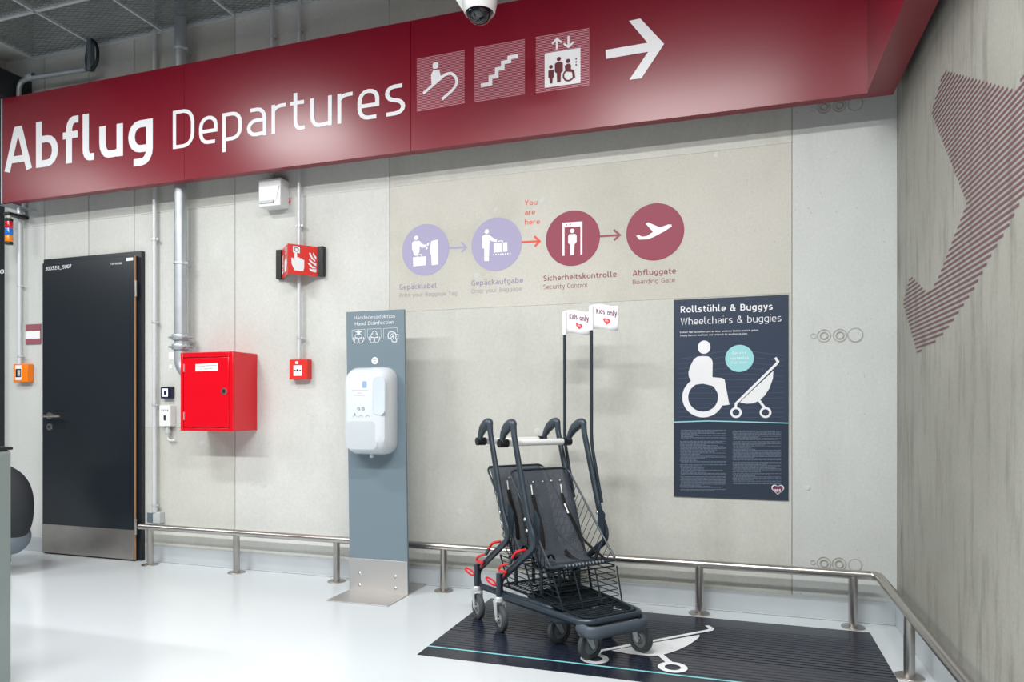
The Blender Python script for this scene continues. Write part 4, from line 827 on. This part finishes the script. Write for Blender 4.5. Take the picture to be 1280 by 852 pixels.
for s in (1, -1):
    skin('shoe', 'shoe', [(-.33, s*.13, .055, .045), (-.42, s*.135, .045, .04), (-.54, s*.14, .035, .032)], [(0, 1), (1, 2)])
    for k, (dy, ln) in enumerate(((-.03, .06), (-.01, .075), (.01, .07), (.03, .055))):
        skin('finger', 'skin', [(-.665, s*.10+dy*.8, .53, .009), (-.665-ln*.6, s*.10+dy, .52, .008), (-.665-ln, s*.10+dy, .50, .007)], [(0, 1), (1, 2)], sub=1)
    skin('thumb', 'skin', [(-.65, s*.10-s*.02, .54, .010), (-.69, s*.10-s*.05, .555, .009)], [(0, 1)], sub=1)
hd = MB(); off = Vector((px0-.375, PYY, .745))
ellip(hd, off+Vector((-.0, 0, 0)), .098, .078, .105); ellip(hd, off+Vector((-.095, 0, -.012)), .02, .012, .022, 10, 8)
for s in (1, -1): ellip(hd, off+Vector((.0, s*.078, -.01)), .018, .01, .028, 10, 8)
hd.build('head', 'skin', pr_)
hr = MB(); ellip(hr, off+Vector((.014, 0, .016)), .102, .086, .106, z0=-.25); hr.build('hair', 'hair', pr_)
fe = MB()
for s in (1, -1): ellip(fe, off+Vector((-.088, s*.03, .008)), .012, .012, .008, 8, 6)
fe.build('eyes', 'plastic_black', pr_)
fe = MB(); ellip(fe, off+Vector((-.085, 0, -.055)), .012, .022, .006, 10, 6); fe.build('mouth', 'heart_red', pr_)
# ------------------------------------------------------------------ children's carts
CO = Vector((-.753, -.679, 0)); CA = math.radians(-42.05); NEST = .2324
def K(x, y, w_, near=True):
    """photo point on the cart-local plane (lateral = w_) -> local (forward, lateral, up)"""
    Lr = Vector((-math.sin(CA), math.cos(CA), 0)); Fw = Vector((math.cos(CA), math.sin(CA), 0)); o = CO if near else CO-Fw*NEST
    r = ray(x, y); tt = (w_-(_C-o).dot(Lr))/r.dot(Lr); q = _C+r*tt; return Vector(((q-o).dot(Fw), w_, q.z))
cart = thing('kids_trolley', 'front one of two nested dark grey child shopping trolleys with flag pole', 'trolley', (0, 0, 0), 'nested child trolleys')
V = lambda *a: Vector(a)
def side(s):   # handle end -> front, one side of the frame
    return [(V(-.152, s*.200, .945), 0), (V(-.021, s*.200, .558), 0), (V(.047, s*.199, .448), .055), (V(-.262, s*.209, .236), .030), (V(-.262, s*.209, .158), .038), (V(.0, s*.190, .168), .1), (V(.352, s*.150, .178), .05)]
path = side(-1)+side(1)[::-1]
fr_ = MB(); fr_.tube(rounded(path, 6), .0125, 12, ref=(0, 1, 0), ry=.0165); fr_.build('frame', 'cart_paint', cart)
for s in (-1, 1):
    gp1 = rounded([(V(-.146, s*.200, .925), 0), (V(-.155, s*.200, .984), .014), (V(-.205, s*.198, .974), .04), (V(-.262, s*.195, .925), .05), (V(-.280, s*.193, .880), 0)], 6); n = len(gp1)
    rr = [.0145+.011*math.sin(math.pi*min(1, (i/(n-1))*1.1)) for i in range(n)]
    MB().tube(gp1, [q_*.92 for q_ in rr], 14, ref=(0, 1, 0), ry=rr).build('handle_grip', 'cart_grip', cart)
    MB().cyl(V(-.280, s*.208, .885), V(-.280, s*.160, .885), .0205, 16).build('grip_collar', 'plastic_black', cart)
    mb = MB()
    for p_, z_ in ((-.021, .558), (-.003, .509)): mb.lathe([(.0001, 0), (.0001, .004), (.006, .003), (.008, 0)], V(p_, s*.2-.0175, z_), (0, -1, 0), 12)
    mb.build('rivet', 'rivet', cart)
    mb = MB(); mb.prism([V(.0, s*.182, .60), V(-.01, s*.182, .50), V(.035, s*.182, .45), V(.045, s*.182, .56)], V(0, -s*.006, 0)); mb.build('hinge_plate', 'cart_paint', cart)
MB().cyl(V(-.280, -.165, .885), V(-.280, .165, .885), .0165, 18).build('handle_bar', 'plastic_white', cart)
# swivel tube at the rear
for s in (-1, 1):
    MB().cyl(V(-.243, s*.226, .148), V(-.243, s*.226, .272), .0145, 16).build('swivel_tube', 'cart_paint', cart)
# bumper
bp_ = rounded([(V(.300, -.153, .160), 0), (V(.330, -.151, .148), .03), (V(.385, -.148, .146), .05), (V(.385, .148, .146), .05), (V(.330, .151, .148), .03), (V(.300, .153, .160), 0)], 7)
MB().tube(bp_, .026, 14, ref=(0, 0, 1), ry=.013).build('bumper', 'cart_bumper', cart)
mb = MB(); mb.tube(rounded([(V(-.10, -.165, .192), .03), (V(.335, -.128, .192), .05), (V(.335, .128, .192), .05), (V(-.10, .165, .192), .03)], 6, True), .006, 8, closed=True)
n = 20
for i in range(n):
    p_ = -.09+.415*i/(n-1); ww = .163-.035*(p_+.1)/.435; mb.tube([V(p_, -ww, .192), V(p_, ww, .192)], .0022, 5)
for w_ in (-.10, -.035, .035, .10): mb.tube([V(-.10, w_*1.1, .190), V(.333, w_*.85, .190)], .0026, 5)
mb.build('wire_deck', 'cart_wire', cart)
# lower wire basket: front panel and side panels
mb = MB(); TF, BF = (.137, .174, .338), (.196, .157, .196); TB, BB = (-.093, .174, .338), (-.03, .160, .196)
def lerp3(a, b, t): return tuple(a[i]+(b[i]-a[i])*t for i in range(3))
for i in range(7):
    t_ = i/6; f0 = lerp3(TF, BF, t_); b0 = lerp3(TB, BB, t_); r = .0038 if i == 0 else .0021
    mb.tube(rounded([(V(b0[0], -b0[1], b0[2]), 0), (V(f0[0], -f0[1], f0[2]), .02), (V(*f0), .02), (V(*b0), 0)], 3), r, 5)
for u in (-1, -.36, .3, 1): mb.tube([V(TF[0]+.002, u*TF[1], TF[2]), V(BF[0]+.002, u*BF[1], BF[2])], .0036, 6)
for s in (-1, 1): mb.tube([V(TB[0], s*TB[1], TB[2]), V(BB[0], s*BB[1], BB[2])], .004, 6)
mb.build('lower_basket', 'cart_wire', cart)
# seat basket of wire
T_, F0 = V(-.25, 0, .756), V(.130, 0, .362)
rim = MB(); rim.tube(rounded([(V(-.25, -.168, .756), .035), (V(.130, -.176, .362), .02), (V(.130, .176, .362), .02), (V(-.25, .168, .756), .035)], 6, True), .0052, 8, closed=True); 
sb = rim.build('seat_rim', 'cart_paint', cart)
prof = [V(-.245, 0, .745), V(-.165, 0, .60), V(-.120, 0, .48), V(-.098, 0, .41), V(-.06, 0, .345), V(.02, 0, .325), V(.125, 0, .355)]
def along(pr, u):
    ls = [(b-a).length for a, b in zip(pr, pr[1:])]; tt = u*sum(ls)
    for (a, b), l in zip(zip(pr, pr[1:]), ls):
        if tt <= l: return a.lerp(b, tt/l)
        tt -= l
    return pr[-1].copy()
mb = MB(); NW = 15
for i in range(1, NW):
    u = i/NW; a = T_.lerp(F0, u*.97+.01); b = along(prof, u**.92)+V(-.012, 0, -.008); wr_ = .168+.008*u
    mb.tube(rounded([(V(a.x, -wr_, a.z), 0), (V(b.x, -.150, b.z), .022), (V(b.x, .150, b.z), .022), (V(a.x, wr_, a.z), 0)], 4), .0017, 5)
for w_ in (-.14, -.11, -.08, -.05, -.02, .02, .05, .08, .11, .14): mb.tube([along(prof, k/24)+V(-.012, w_, -.008) for k in range(25)], .0014, 5)
mb.build('seat_basket', 'cart_wire', cart)
# fabric sling
fb = MB(); rows = 26; cols_ = 10; vs = []
fp_ = [V(-.262, 0, .757), V(-.255, 0, .752), V(-.222, 0, .715), V(-.152, 0, .59), V(-.110, 0, .48), V(-.088, 0, .41), V(-.045, 0, .352), V(.03, 0, .335), V(.128, 0, .367), V(.137, 0, .360), V(.132, 0, .350)]
for i in range(rows+1):
    u = i/rows; c = along(fp_, u); hw = .150 if u < .62 else .150-.035*min(1, (u-.62)/.3)
    for k in range(cols_+1):
        v = -1+2*k/cols_; sag = -.006*(1-v*v)*math.sin(math.pi*u)+.004*math.sin(9*v+u*5)*math.sin(math.pi*u)
        vs.append(V(c.x+sag+.004, hw*v, c.z+sag*.3+.003))
fs_ = [(i*(cols_+1)+k, i*(cols_+1)+k+1, (i+1)*(cols_+1)+k+1, (i+1)*(cols_+1)+k) for i in range(rows) for k in range(cols_)]
fb.add(vs, fs_); fo = fb.build('seat_fabric', 'cart_fabric', cart); sd = fo.modifiers.new('Solid', 'SOLIDIFY'); sd.thickness = .003
mb = MB()
for w_ in (-.06, -.005, .045, .095): mb.lathe([(.0001, 0), (.0001, .002), (.004, .001), (.005, 0)], V(-.205, w_, .70), (.85, 0, .5), 10)
mb.build('eyelet', 'rivet', cart)
mb = MB()
for k in range(12): q = -.10+.2*k/11; mb.box(.130, .140, q-.0015, q+.0015, .362, .371)
mb.build('stitching', 'print_grey', cart)
# harness
def on_back(u, w_, d=.012): c = along(fp_, u); return V(c.x+d, w_, c.z+d*.5)
def strap(pts, wd, name, m='strap'):
    mb = MB(); pts = [Vector(p) for p in pts]; mb.tube(rounded([(p, .03) for p in pts], 4), .0022, 6, ref=(1, 0, .6), ry=wd/2); return mb.build(name, m, cart)
kk = lambda x, y, w_, d=.02: K(x, y, w_)+V(d, 0, 0)
fpd = [along(fp_, k/60) for k in range(61)]
def onfab(x, y, d=.012):
    best = None
    for k in range(-19, 20):
        w_ = k*.0085; q = K(x, y, w_); m = min(range(61), key=lambda i: abs(fpd[i].z-q.z) if fpd[i].x < .06 else 9)
        e_ = abs(q.x-fpd[m].x-d)
        if best is None or e_ < best[0]: best = (e_, q)
    return best[1]
OF = lambda l, d=.012: [onfab(x, y, d) for x, y in l]
strap(OF([(666, 618), (669, 632), (674, 648), (678, 664), (679, 684)]), .024, 'harness_strap')
strap(OF([(702, 616), (705.5, 628)], .016), .020, 'harness_buckle')
strap(OF([(705, 628), (716, 650), (727, 672)])+[K(744, 688, .13), K(757, 699, .155)], .020, 'harness_strap')
strap(OF([(705.5, 629), (710.5, 641)], .017), .009, 'strap_webbing', 'print_white')
strap(OF([(701, 605), (702.5, 616)], .010), .005, 'strap_loop', 'print_white')
strap(OF([(664, 606), (665.5, 618)], .010), .005, 'strap_loop', 'print_white')
strap([K(706, 687, .02), K(716, 698, .05), K(733, 704, .09), K(752, 700, .13)], .020, 'crotch_strap')
strap([K(684, 698, -.09), K(689, 690, -.09), K(693, 699, -.07)], .02, 'crotch_strap')
# seat supports
mb = MB()
for w_ in (-.11, -.01, .10): mb.tube([V(-.05, w_, .19), V(-.055, w_, .34)], .009, 10)
mb.tube([V(-.05, -.15, .335), V(-.05, .15, .335)], .007, 8); mb.tube([V(.02, -.197, .45), V(.0, -.15, .34), V(.0, .15, .34), V(.02, .197, .45)], .008, 8)
mb.build('seat_support', 'cart_paint', cart)
# casters
def caster(piv, con, nrm_ang, top, R_=.0625, wid=.028):
    """piv: fork pivot (local), con: wheel contact, nrm: axle direction"""
    nv = Vector((math.cos(nrm_ang), math.sin(nrm_ang), 0)); c = V(con.x, con.y, R_); mb = MB()
    mb.lathe([(.0001, 0), (.0001, .022), (.018, .022), (.023, .014), (.023, 0)], V(piv.x, piv.y, top-.022), UZ, 18)
    h = nv.cross(UZ)
    for s in (1, -1):
        o_ = nv*s*(wid/2+.007); t0 = V(piv.x, piv.y, top-.02); dirp = (V(c.x, c.y, 0)-V(piv.x, piv.y, 0)); dirp = dirp-nv*dirp.dot(nv)
        hh_ = h*.02
        mb.prism([t0+o_-hh_, t0+o_+hh_, c+o_+h*.009-UZ*.008, c+o_-UZ*.014, c+o_-h*.009-UZ*.008], nv*s*.003)
    mb.prism([V(piv.x, piv.y, top-.022)+h*.02+nv*.023, V(piv.x, piv.y, top-.022)+h*.02-nv*.023, V(piv.x, piv.y, top-.022)-h*.02-nv*.023, V(piv.x, piv.y, top-.022)-h*.02+nv*.023], V(0, 0, .004))
    mb.cyl(c-nv*(wid/2+.013), c+nv*(wid/2+.013), .006, 10)
    cs = mb.build('caster', 'zinc', cart)
    b = MB(); w2 = wid/2
    b.lathe([(R_*.62, -w2*.9), (R_*.86, -w2), (R_*.97, -w2*.7), (R_, -w2*.3), (R_, w2*.3), (R_*.97, w2*.7), (R_*.86, w2), (R_*.62, w2*.9)], c, nv, 36, capped=False)
    wh = b.build('wheel', 'tyre', cs)
    b = MB(); b.lathe([(.008, -w2*.55), (R_*.28, -w2*.9), (R_*.36, -w2*.6), (R_*.62, -w2*.65), (R_*.62, w2*.65), (R_*.36, w2*.6), (R_*.28, w2*.9), (.008, w2*.55)], c, nv, 30, capped=False)
    b.build('wheel_hub', 'wheel_hub', cs)
def Kz(x, y): # ground contact in local coords
    q = onZ(x, y, 0)-CO; return V(q.x*math.cos(CA)+q.y*math.sin(CA), -q.x*math.sin(CA)+q.y*math.cos(CA), 0)
def wang(x, deg):  # axle direction: rotate the direction towards the viewer by deg (positive = to the photo's left)
    v = -Vector((ray(x, HY).x, ray(x, HY).y)).normalized(); a = math.atan2(v.y, v.x)-math.radians(deg)-CA; return a
front = {'near': None}
caster(V(-.243, -.226, 0), Kz(626, 789)+V(0, 0, 0), wang(626, 66), .162)
caster(V(-.243, .226, 0), V(-.215, .235, 0), wang(700, 60), .162)
caster(V(.312, -.132, 0), Kz(737.5, 824), wang(737, -42), .155)
caster(V(.312, .140, 0), Kz(800.5, 815), wang(801, 40), .155)
# red cable lock
tub = lambda pts, r, nm, m: MB().tube(rounded([(p, .02) for p in pts], 5), r, 8).build(nm, m, cart)
W_ = -.232
tub([K(657, 687, -.19), K(646, 688.5, W_), K(640, 697.5, W_)], .0065, 'lock_cable', 'red_cable')
tub([K(640.5, 697, W_), K(637, 704, W_)], .0085, 'cable_sleeve', 'cart_grip')
tub([K(637, 703.5, W_), K(624.5, 707, W_), K(623, 713, W_), K(633, 714, W_), K(629.5, 720, W_+.01)], .0060, 'lock_cable', 'red_cable')
a, b = K(608.8, 726.5, W_), K(619, 726, W_); mm_ = (a+b)/2
MB().tube([mm_+V((a-b).length*.5*math.cos(t_), .014*math.sin(t_), (a-b).z*.5*math.cos(t_)) for t_ in [i*math.pi/8 for i in range(16)]], .0048, 7, closed=True).build('lock_ring', 'red_cable', cart)
# flag pole and flag
PW_ = .2225
mb = MB(); ptop = K(741, 383, PW_); pb = K(739, 552, PW_)
pp = rounded([(V(-.036, PW_, .600), 0), (V(-.119, PW_, .885), .05), (V(-.120, PW_, 1.553), 0)], 5)
po_ = mb.tube(pp, .0085, 12).build('flag_pole', 'cart_paint', cart)
zt_f, zb_f = 1.556, 1.436
fu = Vector((math.cos(math.radians(8)-CA), math.sin(math.radians(8)-CA), 0))   # flag direction (local)
fn = UZ.cross(fu)
vs = []; nu = 16
def flagp(u, v, d=0): return V(-.120, PW_, 0)+fu*(-.010+u*.142)+fn*(.006*math.sin(u*7)+d)+V(0, 0, zb_f+(zt_f-zb_f)*v+.008*math.sin(u*5.5)+.004*u)
for k in range(nu+1):
    for j in range(5): vs.append(flagp(k/nu, j/4))
fb = MB().add(vs, [(k*5+j, k*5+j+1, (k+1)*5+j+1, (k+1)*5+j) for k in range(nu) for j in range(4)])
fo = fb.build('flag', 'flag_cloth', po_); sd = fo.modifiers.new('Solid', 'SOLIDIFY'); sd.thickness = .0015; sd.offset = 0
MB().cyl(V(-.120, PW_, zb_f), V(-.120, PW_, zt_f), .0105, 12).build('flag_sleeve', 'flag_cloth', po_)
def warp(mb): # map flat (u,v) sheet onto the flag surface
    mb.v = [flagp(v.x, v.y, -.0030-abs(v.z)*2) for v in mb.v]; return mb
warp(text_into(MB(), 'Kids only', V(.24, .60, 0), V(.94, .60, 0), V(.24, .83, 0), .15, (0, 0, 1))).build('flag_print', 'flag_text', po_, smooth=False)
hm = MB(); heart(hm, V(.60, .32, 0), V(1, 0, 0), V(0, 1.2, 0), .26)
# split the heart in slices so that it follows the cloth
warp(hm).build('flag_print', 'heart_red', po_, smooth=False)
tx = text_into(MB(), 'BER', V(.545, .33, 0), V(.655, .33, 0), V(.545, .385, 0), .14, (0, 0, 1)); tx.v = [flagp(v.x, v.y, -.0048-abs(v.z)*2) for v in tx.v]; tx.build('flag_print', 'vinyl_white', po_, smooth=False)
# place the trolley and nest a second one behind it
cart.location = CO; cart.rotation_euler = (0, 0, CA)
def copy_tree(o, parent=None):
    c = o.copy(); COL.objects.link(c); c.parent = parent
    for ch in list(o.children): copy_tree(ch, c)
    return c
far = copy_tree(cart); far.location = CO-Vector((math.cos(CA), math.sin(CA), 0))*NEST
far['label'] = 'rear one of two nested dark grey child trolleys, pushed in from behind'
